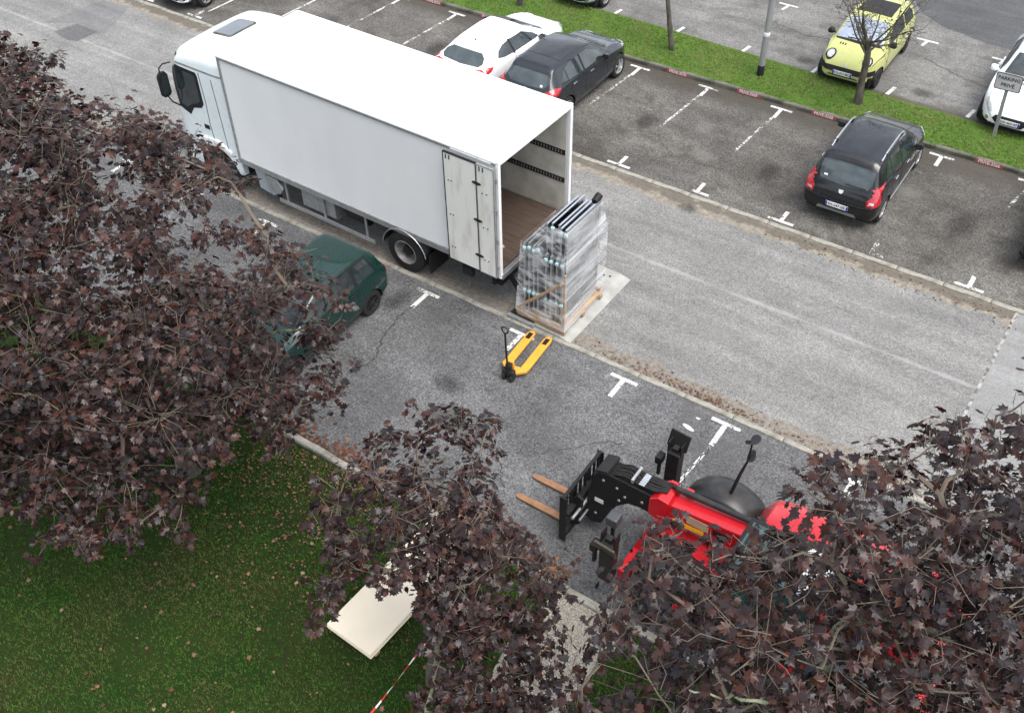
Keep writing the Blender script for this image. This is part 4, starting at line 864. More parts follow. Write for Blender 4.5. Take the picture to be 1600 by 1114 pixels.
# lashing straps hanging inside
MB().tube([(-.55, .12, 2.5), (-.53, .16, 1.9), (-.56, .14, 1.25)], .014, 5).build('strap', M_DOOR, TR)
MB().tube([(-.75, .10, 2.5), (-.72, .17, 1.9), (-.70, .13, 1.5), (-.62, .12, 1.1)], .012, 5).build('strap', M_TAIL, TR)

# rear doors, each of two leaves folded flat along the sides
def door(y, out):
    for i, (x0, x1) in enumerate(((-1.20, -.428), (-.415, -.02))):
        d = MB().lohi((x0, y, Z0 + .03), (x1, y + out * .035, Z1 - .13)).build('door_leaf', M_DOOR, TR, bevel=.004)
        e = MB(); a, b_, zb, zt = x0 - .008, x1 + .008, Z0 + .022, Z1 - .122; yy = y + out * .012
        for q in (((a, zb), (a + .02, zt)), ((b_ - .02, zb), (b_, zt)), ((a + .02, zb), (b_ - .02, zb + .02)), ((a + .02, zt - .02), (b_ - .02, zt))):
            MB().lohi((q[0][0], y - out * .006, q[0][1]), (q[1][0], y + out * .042, q[1][1])).build('door_seal', M_BLACK if i == 0 else M_ALUD, d)
        for k, (bx, bz) in enumerate(((.16, .42), (.24, .42), (.16, .62), (.24, .62))):
            pass
        for bz in (1.35, 2.15, 2.95):
            for dx in (.10, .17) if i == 0 else (.12, .22):
                MB().lathe([(.016, 0), (.014, out * .008), (.002, out * .009)], (x0 + dx if i == 0 else x0 + dx, y + out * .0355, bz + .04 * dx), 'y', 8).build('bolt', M_STEELD, d)
        for dx in (.06, .14): MB().lohi((x0 + dx, y + out * .036, Z1 - .26), (x0 + dx + .022, y + out * .045, Z1 - .17)).build('keeper', M_STEELD, d)
    for z in (1.42, 2.28, 3.14):
        h = MB(); h.loft([[(-.42 + dx, y + out * yy, z + dz) for dx, dz in [(w * math.cos(a * .5236) * .11, w * math.sin(a * .5236) * .035) for a in range(12)]] for yy, w in ((.036, 1), (.050, .92), (.056, .6))], True)
        h.build('hinge', M_STEELD, TR, smooth=40)
    for x, z, w, hh in ((-1.05, 1.12, .30, .10), (-.52, 1.2, .2, .3), (-.30, 1.10, .45, .14)):
        MB().sheet([(x + w * (.5 + .5 * math.cos(a * .7)) * (.7 + .3 * math.sin(3 * a)), z + hh * .5 * math.sin(a * .7)) for a in range(9)], 0)
door(-.052, -1); door(BW + .052, 1)
M_GRIME = None
for z in (1.25, 1.9, 2.6, 3.3): MB().cyl((-.0, -.035, z - .05), (-.0, -.035, z + .05), .022, n=10).build('hinge', M_ALUD, TR, smooth=40)
for z in (1.25, 1.9, 2.6, 3.3): MB().cyl((-.0, BW + .035, z - .05), (-.0, BW + .035, z + .05), .022, n=10).build('hinge', M_ALUD, TR, smooth=40)
for x0, x1 in ((-1.08, -.46), (-.44, -.14)): MB().lohi((x0, -.012, Z1 - .085), (x1, .0, Z1 - .06)).build('door_catch', M_WHITE, TR)

# chassis, axles, wheels, guards
for y in (.72, BW - .72): MB().lohi((-9.9, y - .045, .62), (-.35, y + .045, .90)).build('chassis_rail', M_STEELD, TR)
for k in range(9): MB().lohi((-BL + .3 + k * .82, .1, .90), (-BL + .38 + k * .82, BW - .1, .988)).build('cross_member', M_STEELD, TR)
def truck_wheel(x, y, side, dual=False):
    r = .50
    for i, yy in enumerate((0, -side * .33) if dual else (0,)):
        w = .28; prof = [(r * .60, -w / 2), (r * .92, -w / 2), (r * .98, -w * .44), (r, -w * .3), (r, w * .3), (r * .98, w * .44), (r * .92, w / 2), (r * .60, w / 2), (r * .57, w * .3), (r * .57, -w * .3), (r * .60, -w / 2)]
        ty = MB().lathe(prof, (0, 0, 0), 'y', 32).build('wheel', M_RUBBER, TR, smooth=40); ty.location = (x, y + yy, r)
        if i == 0:
            q = side; b = MB(); b.lathe([(r * .60, q * .135), (r * .56, q * .145), (r * .53, q * .12), (r * .49, q * (-.02 if dual else .05)), (r * .34, q * (-.05 if dual else .11)), (r * .30, q * (-.05 if dual else .13)), (.01, q * (-.045 if dual else .135))], (0, 0, 0), 'y', 28)
            rm = b.build('rim', M_RIMG, ty, smooth=35)
            b = MB(); b.lathe([(r * .26, q * -.05), (r * .24, q * .07), (r * .1, q * .09), (.01, q * .09)], (0, 0, 0), 'y', 16); b.build('hub', M_STEELD, ty, smooth=40)
            b = MB()
            for k in range(10): a = k * .628; c = (r * .36 * math.cos(a), 0, r * .36 * math.sin(a)); b.cyl((c[0], q * (-.05 if dual else .10), c[2]), (c[0], q * (-.01 if dual else .14), c[2]), .018, n=6)
            tag(b.build('wheel_nuts', M_ALUD, ty), kind='stuff')
for side, y in ((-1, .15), (1, BW - .15)):
    truck_wheel(-2.52, y, side, True); truck_wheel(-7.98 - .15, y + (.02 if side < 0 else -.02), side)
    # rear mudguard arch and flap
    m = MB(); rr_ = .60; yy0, yy1 = (y - .16, y + .5) if side < 0 else (y - .5, y + .16)
    outer = [(-2.52 + rr_ * math.cos(R(a)), .50 + rr_ * math.sin(R(a))) for a in range(10, 176, 9)]; inner = [(-2.52 + (rr_ - .025) * math.cos(R(a)), .50 + (rr_ - .025) * math.sin(R(a))) for a in range(175, 9, -9)]
    n_ = min(len(outer), len(inner)); outer = outer[:n_]; inner = inner[:n_]
    vs = [(p[0], yy0, p[1]) for p in outer] + [(p[0], yy1, p[1]) for p in outer]; fs = [(i, i + 1, i + 1 + n_, i + n_) for i in range(n_ - 1)]
    m.add(vs, fs); mg = m.build('mudguard', M_BLACK, TR, smooth=40); so = mg.modifiers.new('s', 'SOLIDIFY'); so.thickness = .02
    m = MB(); m.tube([(p[0], yy0 - .004 if side < 0 else yy1 + .004, p[1]) for p in outer], .012, 6); m.build('mudguard_edge', M_ALU, mg)
    MB().lohi((-1.86, yy0 + .02, .22), (-1.84, yy1 - .02, .72)).build('mud_flap', M_BLACK, TR)
MB().cyl((-2.52, .5, .5), (-2.52, BW - .5, .5), .11).build('rear_axle', M_STEELD, TR); MB().cyl((-8.13, .4, .5), (-8.13, BW - .4, .5), .07).build('front_axle', M_STEELD, TR)
MB().sphere((-2.52, BW / 2, .5), .24, 10).build('differential', M_STEELD, TR, smooth=60)
for y, s_ in ((.05, 1), (BW - .05, -1)):
    for z in (.40, .47): pass
    MB().lohi((-6.3, y - .015, .32), (-3.42, y + .015, .42)).build('side_guard', M_ALU, TR, bevel=.005)
    for x in (-6.05, -4.9, -3.65): MB().lohi((x - .025, y + s_ * .016, .35), (x + .025, y + s_ * .05, .985)).build('guard_post', M_ALUD, TR)
b = MB(); b.loft([[(x, .10 + p[0], .42 + p[1]) for p in [(q[0] + .30, q[1] + .26) for q in rrect(.58, .54, .09)]] for x in (-5.6, -4.6)], True); b.build('fuel_tank', M_ALUD, TR, bevel=.01)
MB().lohi((-5.62, .7, .45), (-3.6, .9, .9)).build('air_tank_bracket', M_STEELD, TR)
MB().cyl((-4.35, .35, .66), (-3.75, .35, .66), .15, n=18).build('air_tank', M_STEELD, TR, smooth=40)
b = MB(); b.prism([(-6.98, .40), (-6.55, .34), (-6.38, .46), (-6.40, .90), (-7.05, .92)], 'y', .10, .62); b.build('battery_box', P_SILVER, TR, bevel=.02)
b = MB(); b.prism([(-6.62, .50), (-6.25, .52), (-6.12, .70), (-6.30, .92), (-6.66, .92)], 'y', .03, .40); b.build('exhaust_cover', M_ALUD, TR, bevel=.02)
MB().cyl((-6.42, .16, .40), (-6.42, .16, .28), .05, n=12).build('exhaust_pipe', M_STEELD, TR)
MB().lohi((-.32, .35, .42), (-.22, BW - .35, .58)).build('underrun_bar', M_STEELD, TR)
for y in (.14, BW - .32): MB().lohi((-.30, y, .58), (-.22, y + .18, .82)).build('tail_lamp_box', M_BLACK, TR)
MB().lohi((-1.0, .06, .60), (-.75, .16, .82)).build('side_locker', M_STEELD, TR)
# tail lift: arms, rams and platform lying on the ground
for y in (.62, BW - .62):
    MB().beam((-.25, y, .62), (.13, y, .12), .07, .12).build('lift_arm', M_STEELD, TR, bevel=.01)
    MB().cyl((-.35, y + .13, .50), (.10, y + .13, .10), .04, n=10).build('lift_ram', M_ALU, TR, smooth=40)
b = MB(); b.prism([(.16, .045), (.20, .10), (1.42, .07), (1.67, .012), (1.67, .004), (.16, .004)], 'y', .05, BW - .10)
PL = b.build('lift_platform', mat('lift_plate', (.36, .36, .335), .65, .1, (.25, .245, .225), 3, .35, .7), TR, bevel=.004)
MB().lohi((.17, -.02, .03), (.82, .0495, .10)).build('side_plate', M_ALUD, PL)
MB().lohi((.19, .06, .0995), (.78, .30, .1065)).build('dark_insert', M_STEELD, PL)
for x, y in ((.30, .14), (1.15, .16), (1.15, 2.2), (1.28, 2.24), (.3, 2.2)): MB().lathe([(.024, 0), (.022, .006), (.001, .006)], (x, y, .098 if x < .5 else .078), 'z', 10).build('bolt_hole', M_BLACK, PL)

# cab
CAB = [(0, 2.35, 1.55, 1.00, .86, .72), (.05, 2.75, 1.7, 1.12, .95, .58), (.16, 3.05, 1.8, 1.19, 1.02, .48), (.36, 3.32, 2.0, 1.225, 1.06, .42), (.62, 3.47, 2.0, 1.235, 1.07, .40), (1.0, 3.54, 2.0, 1.235, 1.08, .42), (1.55, 3.585, 2.0, 1.235, 1.09, .46), (1.88, 3.585, 2.0, 1.22, 1.08, .5), (1.93, 3.54, 2.0, 1.19, 1.05, .55)]
class CabShell(Shell):
    def __init__(s, prof, ny=40):
        y = [p[0] for p in prof]; cols = list(zip(*prof)); s.L = y[-1]; rings = []
        u = np.linspace(0, 1, ny)
        for v in s.L * (u ** 1.5):
            zt, zs, w, wr, zb = [float(pchip(y, cols[k], v)) for k in range(1, 6)]; T = zt
            half = [(0, zb), (w * .8, zb), (w * .97, zb + .06), (w, zb + .35), (w, (zb + zt) * .5), (w, zt - .85), (w * .995, zt - .55), (w * .97, zt - .28), (wr * 1.005, zt - .12), (wr * .93, zt - .045), (wr * .6, zt - .012), (0, zt)]
            h = crom(half, 3); rings.append([Vector((p[0], v, p[1])) for p in h] + [Vector((-p[0], v, p[1])) for p in h[-2:0:-1]])
        s.rings = rings; m = MB(); m.loft(rings, True); s.mb = m; s.bvh = BVHTree.FromPolygons([Vector(v) for v in m.v], m.f, epsilon=0)
# cab local: y from the nose (0) backwards, x to the lorry's ... turned so that nose points to -x
ct = link(bpy.data.objects.new('cab', None)); ct.parent = TR; ct.location = (-BL - 1.96, BW / 2, 0); ct.rotation_euler = (0, 0, R(-90))
cs = CabShell(CAB); cb = cs.body(M_CABW, ct, [(1.19, .5, .62)], name='cab_body')
# near side is local +x after the turn
def cpane(n, poly, how, m, off=.006, thick=.02, sg=1): return cs.patch(poly, how, off, thick, sgn=sg).build(n, m, ct, smooth=40)
for sg in (1, -1):
    cpane('window_surround', [(.17, 2.92), (.26, 2.98), (1.06, 2.98), (1.10, 2.90), (1.10, 2.20), (1.0, 2.08), (.72, 2.0), (.55, 1.78), (.16, 1.88), (.12, 2.3)], 'side', M_BLACK, .006, sg=sg)
    cpane('side_window', [(.30, 2.90), (.98, 2.90), (1.02, 2.84), (1.02, 2.26), (.9, 2.16), (.70, 2.10), (.50, 1.95), (.30, 2.0), (.26, 2.5)], 'side', M_GLASS, .012, sg=sg)
    cpane('door_gap', ribbon([(1.16, 3.0), (1.19, 2.3), (1.16, 1.7), (1.20, 1.2)], .018), 'side', M_BLACK, .004, sg=sg)
    cpane('cab_seam', ribbon([(.10, 3.0), (.6, 3.06), (1.9, 3.08)], .045), 'side', M_ALUD, .005, sg=sg)
    cpane('rear_fairing', ribbon([(1.55, 2.95), (1.62, 1.2)], .02), 'side', M_KERBD, .004, sg=sg)
    cpane('arch_fairing', [(.62, 1.16), (.8, 1.30), (1.3, 1.34), (1.72, 1.16), (1.72, 1.08), (1.4, 1.18), (1.0, 1.18), (.66, 1.06)], 'side', M_WHITE, .045, .06, sg=sg)
    cpane('marker_lamp', [(.22, 3.10), (.34, 3.13), (.34, 3.18), (.22, 3.15)], 'side', M_BLACK, .02, sg=sg)
    cpane('door_handle', [(.95, 1.55), (1.12, 1.55), (1.12, 1.66), (.95, 1.66)], 'side', M_BLACK, .008, sg=sg)
cpane('windscreen', [(-.98, 2.72), (.98, 2.72), (1.02, 1.85), (-1.02, 1.85)], 'rear', M_GLASS, .01)
cpane('grille', [(-.80, 1.65), (.80, 1.65), (.75, .95), (-.75, .95)], 'rear', M_BLACK, .01)
cpane('roof_hatch_frame', [(p[0] - .02, p[1] + 1.18) for p in rrect(.86, .62, .09)], 'top', M_KERBD, .012)
cpane('roof_hatch', [(p[0] - .02, p[1] + 1.18) for p in rrect(.78, .54, .07)], 'top', mat('smoked_hatch', (.15, .165, .18), .3, 0, (.12, .135, .15), 3), .028)
for sg in (1, -1):
    mt = MB(); x = sg * 1.44; mt.loft([[(x + dx * k, .12 + dy * k, z) for dx, dy in ((-.12, -.05), (.0, -.09), (.12, -.05), (.12, .04), (-.12, .04))] for z, k in ((2.20, .6), (2.26, 1), (2.72, 1), (2.80, .6))], True)
    mr = mt.build('mirror_housing', M_BLACK, ct, smooth=50)
    MB().lohi((x - .10, .163, 2.28), (x + .10, .170, 2.72)).build('mirror_glass', M_GLASS, mr)
    MB().tube([(sg * 1.20, .22, 2.98), (sg * 1.36, .14, 2.98), (sg * 1.46, .10, 2.9), (sg * 1.47, .10, 2.75)], .018, 6).build('mirror_arm', M_BLACK, ct, smooth=50)
    MB().tube([(sg * 1.19, .20, 1.86), (sg * 1.35, .14, 2.02), (sg * 1.45, .11, 2.26)], .018, 6).build('mirror_arm', M_BLACK, ct, smooth=50)
    st = MB().lohi((sg * 1.0, .55, .32), (sg * 1.20, .98, .40)).build('step', M_BLACK, ct)
MB().lohi((-1.15, .02, .34), (1.15, .5, .70)).build('front_bumper', M_CABW, ct, bevel=.04)
MB().lohi((-1.05, 1.90, .55), (1.05, 1.955, 2.4)).build('cab_back_panel', M_STEELD, ct)

# lashing gear lying by the near door post
g_ = thing('ratchet_straps', 'yellow ratchet strap hanging at the near rear door post', 'strap', (-1.50, -7.13, 1.068), .3)
MB().tube([(0, 0, .55), (.01, -.01, .4), (-.03, .02, .24), (.03, .03, .14), (-.02, .02, .04)], [.01, .014, .02, .026, .02], 6).build('webbing', M_ORANGE, g_, smooth=60)
MB().box((.0, .04, .06), (.07, .10, .07), (.3, .2, .6)).build('ratchet', M_STEELD, g_, bevel=.01)
g_ = thing('glove', 'pale work glove dropped on the lorry floor', 'glove', (-1.95, -6.55, 1.068), .7)
b = MB(); b.loft([[(x, w * c, h * max(0, s_) + .002) for c, s_ in [(math.cos(a * .785), math.sin(a * .785)) for a in range(8)]] for x, w, h in ((-.08, .03, .02), (-.03, .05, .045), (.04, .055, .04), (.09, .05, .02))], True); b.build('palm', M_WOODP, g_, smooth=60)
for k in range(4): MB().tube([(.08, -.035 + k * .023, .014), (.13, -.042 + k * .027, .014), (.155 - .01 * abs(k - 1.4), -.045 + k * .03, .009)], [.012, .011, .008], 6).build('finger', M_WOODP, g_, smooth=60)

# ------------------------------------------------------------------ wrapped load on the tail lift
LD = thing('wrapped_pallet_load', 'film-wrapped pallet of upright metal frames on the lowered tail lift', 'pallet load', (-.45, -6.42, .092), -.02)
for y in (-.68, 0, .68): MB().lohi((-.60, y - .05, .0), (.56, y + .05, .10)).build('pallet_bearer', M_WOOD, LD)
for k in range(8): MB().lohi((-.60 + k * .145, -.76, .102), (-.60 + k * .145 + .12, .76, .124)).build('pallet_board', M_WOOD, LD)
MB().lohi((.515, -.745, .126), (.555, -.70, 1.55)).build('crate_post', M_WOOD, LD)
MB().lohi((-.60, -.75, .126), (.498, -.70, .22)).build('crate_rail', M_WOOD, LD); MB().lohi((-.60, .70, .126), (.498, .75, .22)).build('crate_rail', M_WOOD, LD)
MB().beam((-.56, -.725, .24), (.46, -.725, 1.30), .045, .10, (0, 1, 0)).build('crate_brace', M_WOOD, LD); MB().beam((-.56, .725, .24), (.46, .725, 1.30), .045, .10, (0, 1, 0)).build('crate_brace', M_WOOD, LD)
def mframe(x, y0, y1, z0, z1, th=.042, fw=.07, dark=True, foam=True):
    p = link(bpy.data.objects.new('metal_frame', None)); 
    bpy.data.objects.remove(p)
    f = MB(); f.lohi((x - th / 2, y0, z0), (x + th / 2, y0 + fw, z1)); f.lohi((x - th / 2, y1 - fw, z0), (x + th / 2, y1, z1)); f.lohi((x - th / 2, y0 + fw, z1 - fw), (x + th / 2, y1 - fw, z1)); f.lohi((x - th / 2, y0 + fw, z0), (x + th / 2, y1 - fw, z0 + fw))
    # one continuous frame profile
    f = MB(); outer = [(y0, z0), (y1, z0), (y1, z1), (y0, z1)]; inner = [(y0 + fw, z0 + fw), (y1 - fw, z0 + fw), (y1 - fw, z1 - fw), (y0 + fw, z1 - fw)]
    f.loft([[(x - th / 2, *q) for q in outer], [(x + th / 2, *q) for q in outer], [(x + th / 2, *q) for q in inner], [(x - th / 2, *q) for q in inner], [(x - th / 2, *q) for q in outer]], False)
    o = f.build('metal_frame', M_CHROME if dark else M_ALU, LD)
    MB().lohi((x - .012, y0 + fw, z0 + fw), (x + .012, y1 - fw, z1 - fw)).build('frame_panel', M_ALUD if (not dark or x > .4) else M_GLASSB, o)
    if foam:
        for z in (z0 + .55, z1 - .12): MB().lohi((x - th / 2 - .012, y0 - .025, z - .035), (x + th / 2 + .012, y0 + .03, z + .035)).build('corner_guard', M_CYAN, o, bevel=.012)
for k, (x, y0, y1, zt) in enumerate(((-.04, -.50, .60, 2.40), (.07, -.48, .63, 2.44), (.17, -.40, .60, 2.38), (.31, -.55, .66, 2.46), (.42, -.55, .66, 2.46))): mframe(x, y0, y1, .13, zt, foam=k in (1, 3, 4))
for x in (-.46, -.35, -.24, -.14): mframe(x, -.66, .40, .13, 1.86 + rnd.uniform(-.05, .08), dark=False)
for x in (.05, .17, .30, .42): mframe(x, -.665, -.585, .13, 1.80, fw=.025, dark=False)
MB().cyl((.36, .55, 2.44), (.36, .72, 2.50), .075, n=16).build('cardboard_core', M_BLACK, LD, smooth=40)
# stretch film: a lower wrap round everything, an upper wrap round the tall frames
def wrapf(poly_lo, poly_hi, z0, z1, rows, seed):
    r = random.Random(seed); rings = []
    def dens(poly, n):
        out = []
        for i in range(len(poly)):
            a, b_ = poly[i], poly[(i + 1) % len(poly)]
            for k in range(n): out.append((a[0] + (b_[0] - a[0]) * k / n, a[1] + (b_[1] - a[1]) * k / n, 4 * (k / n) * (1 - k / n)))
        return out
    A, B = dens(poly_lo, 10), dens(poly_hi, 10); cx = sum(p[0] for p in A) / len(A); cy = sum(p[1] for p in A) / len(A)
    for j in range(rows + 1):
        t_ = j / rows; ring = []
        for p, q in zip(A, B):
            x, y = p[0] + (q[0] - p[0]) * t_, p[1] + (q[1] - p[1]) * t_; s_ = .006 * p[2] * r.uniform(-1, 1)
            ring.append((x + (cx - x) * s_, y + (cy - y) * s_, z0 + (z1 - z0) * t_ + r.uniform(-.006, .006)))
        rings.append(ring)
    return MB().loft(rings, False)
wrapf([(-.62, -.77), (.575, -.77), (.575, .76), (-.62, .76)], [(-.52, -.70), (.57, -.75), (.575, .76), (-.5, .5)], .12, 1.93, 18, 3).build('stretch_film', M_FILM, LD, smooth=60)
wrapf([(-.50, -.69), (.56, -.74), (.565, .74), (-.45, .5)], [(-.09, -.52), (.46, -.58), (.47, .70), (-.08, .64)], 1.80, 2.43, 8, 4).build('stretch_film', M_FILM, LD, smooth=60)

# ------------------------------------------------------------------ pallet truck
PJ = thing('pallet_truck', 'orange hand pallet truck with black upright handle by the tail lift', 'pallet truck', (-.22, -8.45, 0), R(4.5))
for sx in (-1, 1):
    f = MB(); x = sx * .19; w = .085
    f.loft([[(x - w * k, y, z), (x + w * k, y, z), (x + w * k, y, z + h), (x - w * k, y, z + h)] for y, k, z, h in ((-.05, 1, .08, .055), (.70, 1, .075, .055), (.95, 1, .07, .055), (1.04, .75, .065, .05), (1.09, .35, .06, .035))], True)
    fk = f.build('fork', M_ORANGE, PJ, bevel=.012)
    MB().lohi((x - .045, .80, .118), (x + .045, .98, .1335)).build('roller_slot', M_BLACK, fk)
    MB().cyl((x - .05, .90, .042), (x + .05, .90, .042), .041, n=14).build('load_roller', M_RUBBER, fk, smooth=40)
b = MB(); b.prism([(-.275, -.05), (-.275, .02), (-.10, .0), (.0, -.02), (.10, 0), (.275, .02), (.275, -.05), (.10, -.20), (-.10, -.20)], 'z', .085, .155); b.build('fork_yoke', M_ORANGE, PJ, bevel=.012)
b = MB(); b.prism([(-.10, .10), (.10, .10), (.07, .42), (-.07, .42)], 'y', -.205, -.16); b.build('yoke_upright', M_ORANGE, PJ, bevel=.012)
MB().cyl((0, -.27, .12), (0, -.27, .40), .065, n=14).build('pump', M_BLACK, PJ, smooth=40)
MB().box((0, -.27, .22), (.26, .12, .09)).build('pump_block', M_STEELD, PJ, bevel=.02)
for sx in (-1, 1): MB().lathe([(.02, -.03), (.085, -.03), (.095, -.02), (.095, .02), (.085, .03), (.02, .03)], (sx * .085, -.27, .096), 'x', 20).build('steer_wheel', M_RUBBER, PJ, smooth=40)
MB().tube([(0, -.30, .30), (-.01, -.33, .8), (-.015, -.345, 1.26)], .02, 8).build('handle_bar', M_BLACK, PJ, smooth=50)
b = MB(); lp = [(.0, 0), (-.06, .05), (-.07, .13), (0, .17), (.07, .13), (.06, .05), (0, 0)]; b.tube([(-.015 + p[0], -.345, 1.26 + p[1]) for p in lp], .015, 6); b.build('handle_loop', M_BLACK, PJ, smooth=50)

# ------------------------------------------------------------------ stack of pale boards on the lawn
BS = thing('board_stack', 'stack of pale cream sheet boards on timber bearers under the middle maple', 'board stack', (1.10, -13.66, .015), R(-2.5))
for y in (-1.05, 0, 1.05): MB().lohi((-.42, y - .05, 0), (.42, y + .05, .14)).build('bearer', M_WOODP, BS, bevel=.004)
for k in range(5): MB().box((rnd.uniform(-.012, .012), rnd.uniform(-.012, .012), .152 + k * .0225), (.90, 2.46, .0215), (0, 0, rnd.uniform(-.008, .008))).build('board', M_BOARD, BS, bevel=.002)

# ------------------------------------------------------------------ red and white barrier tape
TP = thing('barrier_tape', 'red and white barrier tape strung across the lawn near the bottom edge', 'tape', (0, 0, 0))
pts = [(2.42 - .18 * k / 14, -14.62 - 3.6 * k / 14, 1.12 - .35 * math.sin(math.pi * k / 14) * .8) for k in range(15)]
vs = []; fs = []
for i, p in enumerate(pts):
    a = i * .5; vs += [(p[0] + .017 * math.cos(a), p[1], p[2] + .017 * math.sin(a)), (p[0] - .017 * math.cos(a), p[1], p[2] - .017 * math.sin(a))]
b = MB(); b.add(vs, [(2 * i, 2 * i + 1, 2 * i + 3, 2 * i + 2) for i in range(14)]); b.build('ribbon', M_TAPE, TP)
ST = thing('tape_stake', 'timber stake holding the barrier tape on the lawn', 'stake', (2.24, -18.24, 0)); MB().prism(rrect(.05, .05, .008), 'z', 0, 1.25).build('shaft', M_WOOD, ST)

# ------------------------------------------------------------------ red telehandler (built about its front axle line, forks towards -x)
M_FENDG = mat('grey_fender', (.05, .055, .062), .45, 0, (.07, .075, .08), 4)
TH = thing('telehandler', 'red telehandler with black boom head and lowered forks under the right maple', 'telehandler', (5.0, -10.8, 0))
def tb(a, b_): return [(a[i] - (5.0, -10.8, 0)[i]) for i in range(3)], [(b_[i] - (5.0, -10.8, 0)[i]) for i in range(3)]
def tl(name, a, b_, m, bevel=0, parent=None):
    p, q = tb(a, b_); return MB().lohi(p, q).build(name, m, parent or TH, bevel=bevel)
def W3(x, y, z): return (x - 5.0, y + 10.8, z)
def wprism(poly, y0, y1): return MB().prism([(p[0] - 5.0, p[1]) for p in poly], 'y', y0 + 10.8, y1 + 10.8)
wprism([(3.95, .45), (4.1, .95), (4.6, 1.05), (7.8, 1.0), (8.3, .95), (8.3, .50), (7.4, .42), (4.4, .42)], -11.22, -10.38).build('chassis', M_RED, TH, bevel=.02)
# wheels with ribbed tyres
for x in (4.82, 7.55):
    for y, sd in ((-11.72, -1), (-9.90, 1)):
        r_, w = .60, .42; prof = [(.33, -w / 2), (r_ * .9, -w / 2), (r_ * .97, -w * .42), (r_, -w * .28), (r_, w * .28), (r_ * .97, w * .42), (r_ * .9, w / 2), (.33, w / 2), (.31, w * .2), (.31, -w * .2), (.33, -w / 2)]
        ty = MB().lathe(prof, (0, 0, 0), 'y', 32).build('wheel', M_RUBBER, TH, smooth=40); ty.location = W3(x, y, r_)
        b = MB()
        for k in range(22):
            for h in (-1, 1):
                a = 2 * math.pi * (k + (.5 if h > 0 else 0)) / 22; c = Vector((math.cos(a), 0, math.sin(a))); tdir = Vector((-math.sin(a), 0, math.cos(a)))
                b.beam(c * (r_ + .008) + Vector((0, h * .02, 0)), c * (r_ - .01) + Vector((0, h * .20, 0)) + tdir * .09, .05, .04, c)
        tag(b.build('tread_lugs', M_RUBBER, ty), kind='stuff')
        b = MB(); b.lathe([(.335, sd * .19), (.31, sd * .2), (.28, sd * .08), (.12, sd * .06), (.10, sd * .14), (.01, sd * .14)], (0, 0, 0), 'y', 24); b.build('rim', M_FENDG, ty, smooth=40)
    MB().cyl(W3(x, -11.5, .6), W3(x, -10.1, .6), .12, n=12).build('axle', M_STEELD, TH, smooth=40)
def fender(x, y0, y1, r_, a0, a1, m, dome=.10):
    b = MB(); rings = []
    for k in range(13):
        a = R(a0 + (a1 - a0) * k / 12); ring = []
        for j in range(7):
            t_ = j / 6; rr2 = r_ + dome * math.sin(math.pi * t_) ** .6; ring.append(Vector(W3(x + rr2 * math.cos(a), y0 + (y1 - y0) * t_, .60 + rr2 * math.sin(a))))
        rings.append(ring)
    b.loft(rings, False, False); o = b.build('fender', m, TH, smooth=50); s_ = o.modifiers.new('s', 'SOLIDIFY'); s_.thickness = .025; return o
M_GLOSSB = mat('gloss_black', (.014, .015, .016), .36, 0, (.045, .038, .030), 4, .45, .75, detail=8)
fender(4.86, -10.24, -9.62, .665, 28, 160, M_GLOSSB, .075); fender(4.82, -12.0, -11.36, .74, 30, 128, M_GLOSSB)
fender(7.75, -10.24, -9.62, .74, 20, 160, M_FENDG); fender(7.75, -12.02, -11.36, .78, 20, 160, M_FENDG)
# engine cover on the far side
b = MB(); prof = [(.55, .55), (.45, 1.20), (.62, 1.52), (1.0, 1.66), (2.2, 1.72), (2.55, 1.60), (2.62, .6)]
b.loft([[(p[0], yy + 10.8, .55 + (p[1] - .55) * k) for p in prof] for yy, k in ((-10.48, .99), (-10.40, 1.0), (-9.85, .97), (-9.70, .86), (-9.66, .72))], True); eh = b.build('engine_cover', M_RED, TH, smooth=35, bevel=.02)
for k in range(5): tl('cover_vent', (6.0 + k * .14, -9.668, .9), (6.08 + k * .14, -9.655, 1.2), M_BLACK, parent=eh)
# outer boom: slightly raised towards the rear pivot
bx = lambda x: 1.47 + (x - 4.05) * .075
poly = [(4.02, bx(4.02) - .20), (8.35, bx(8.35) - .26), (8.35, bx(8.35) + .24), (4.35, bx(4.35) + .17), (4.02, bx(4.02) + .05)]
bo = wprism(poly, -10.94, -10.58).build('boom', M_RED, TH, bevel=.03)
wprism([(3.98, 1.25), (4.22, 1.22), (4.30, 1.70), (4.12, 1.72), (3.98, 1.62)], -10.975, -10.545).build('boom_collar', M_RED, bo, bevel=.015)
for x in (4.15, 4.42): tl('boom_lug', (x, -10.62, 1.62), (x + .12, -10.57, 1.78), M_RED, .01, bo)
tl('warning_label', (4.50, -10.948, 1.335), (5.02, -10.941, 1.425), M_YELLOW, parent=bo)
tl('pale_label', (4.62, -10.948, 1.45), (4.98, -10.941, 1.62), M_WOODP, parent=bo); tl('black_label', (5.05, -10.948, 1.47), (5.3, -10.941, 1.60), M_INK, parent=bo)
tl('boom_stripe', (4.5, -10.60, 1.705), (5.9, -10.585, 1.735), M_PLATE, parent=bo); bo.children[-1].rotation_euler = (0, R(-4.3), 0)
MB().tube([W3(3.55, -10.62, 1.66), W3(4.2, -10.64, 1.73), W3(4.35, -10.68, 1.78)], .035, 8).build('hose', M_RUBBER, TH, smooth=50)
MB().tube([W3(4.3, -10.69, 1.78), W3(6.2, -10.69, 1.90), W3(7.4, -10.69, 1.99)], .052, 10).build('hose_sleeve', M_GLOSSB, TH, smooth=50)
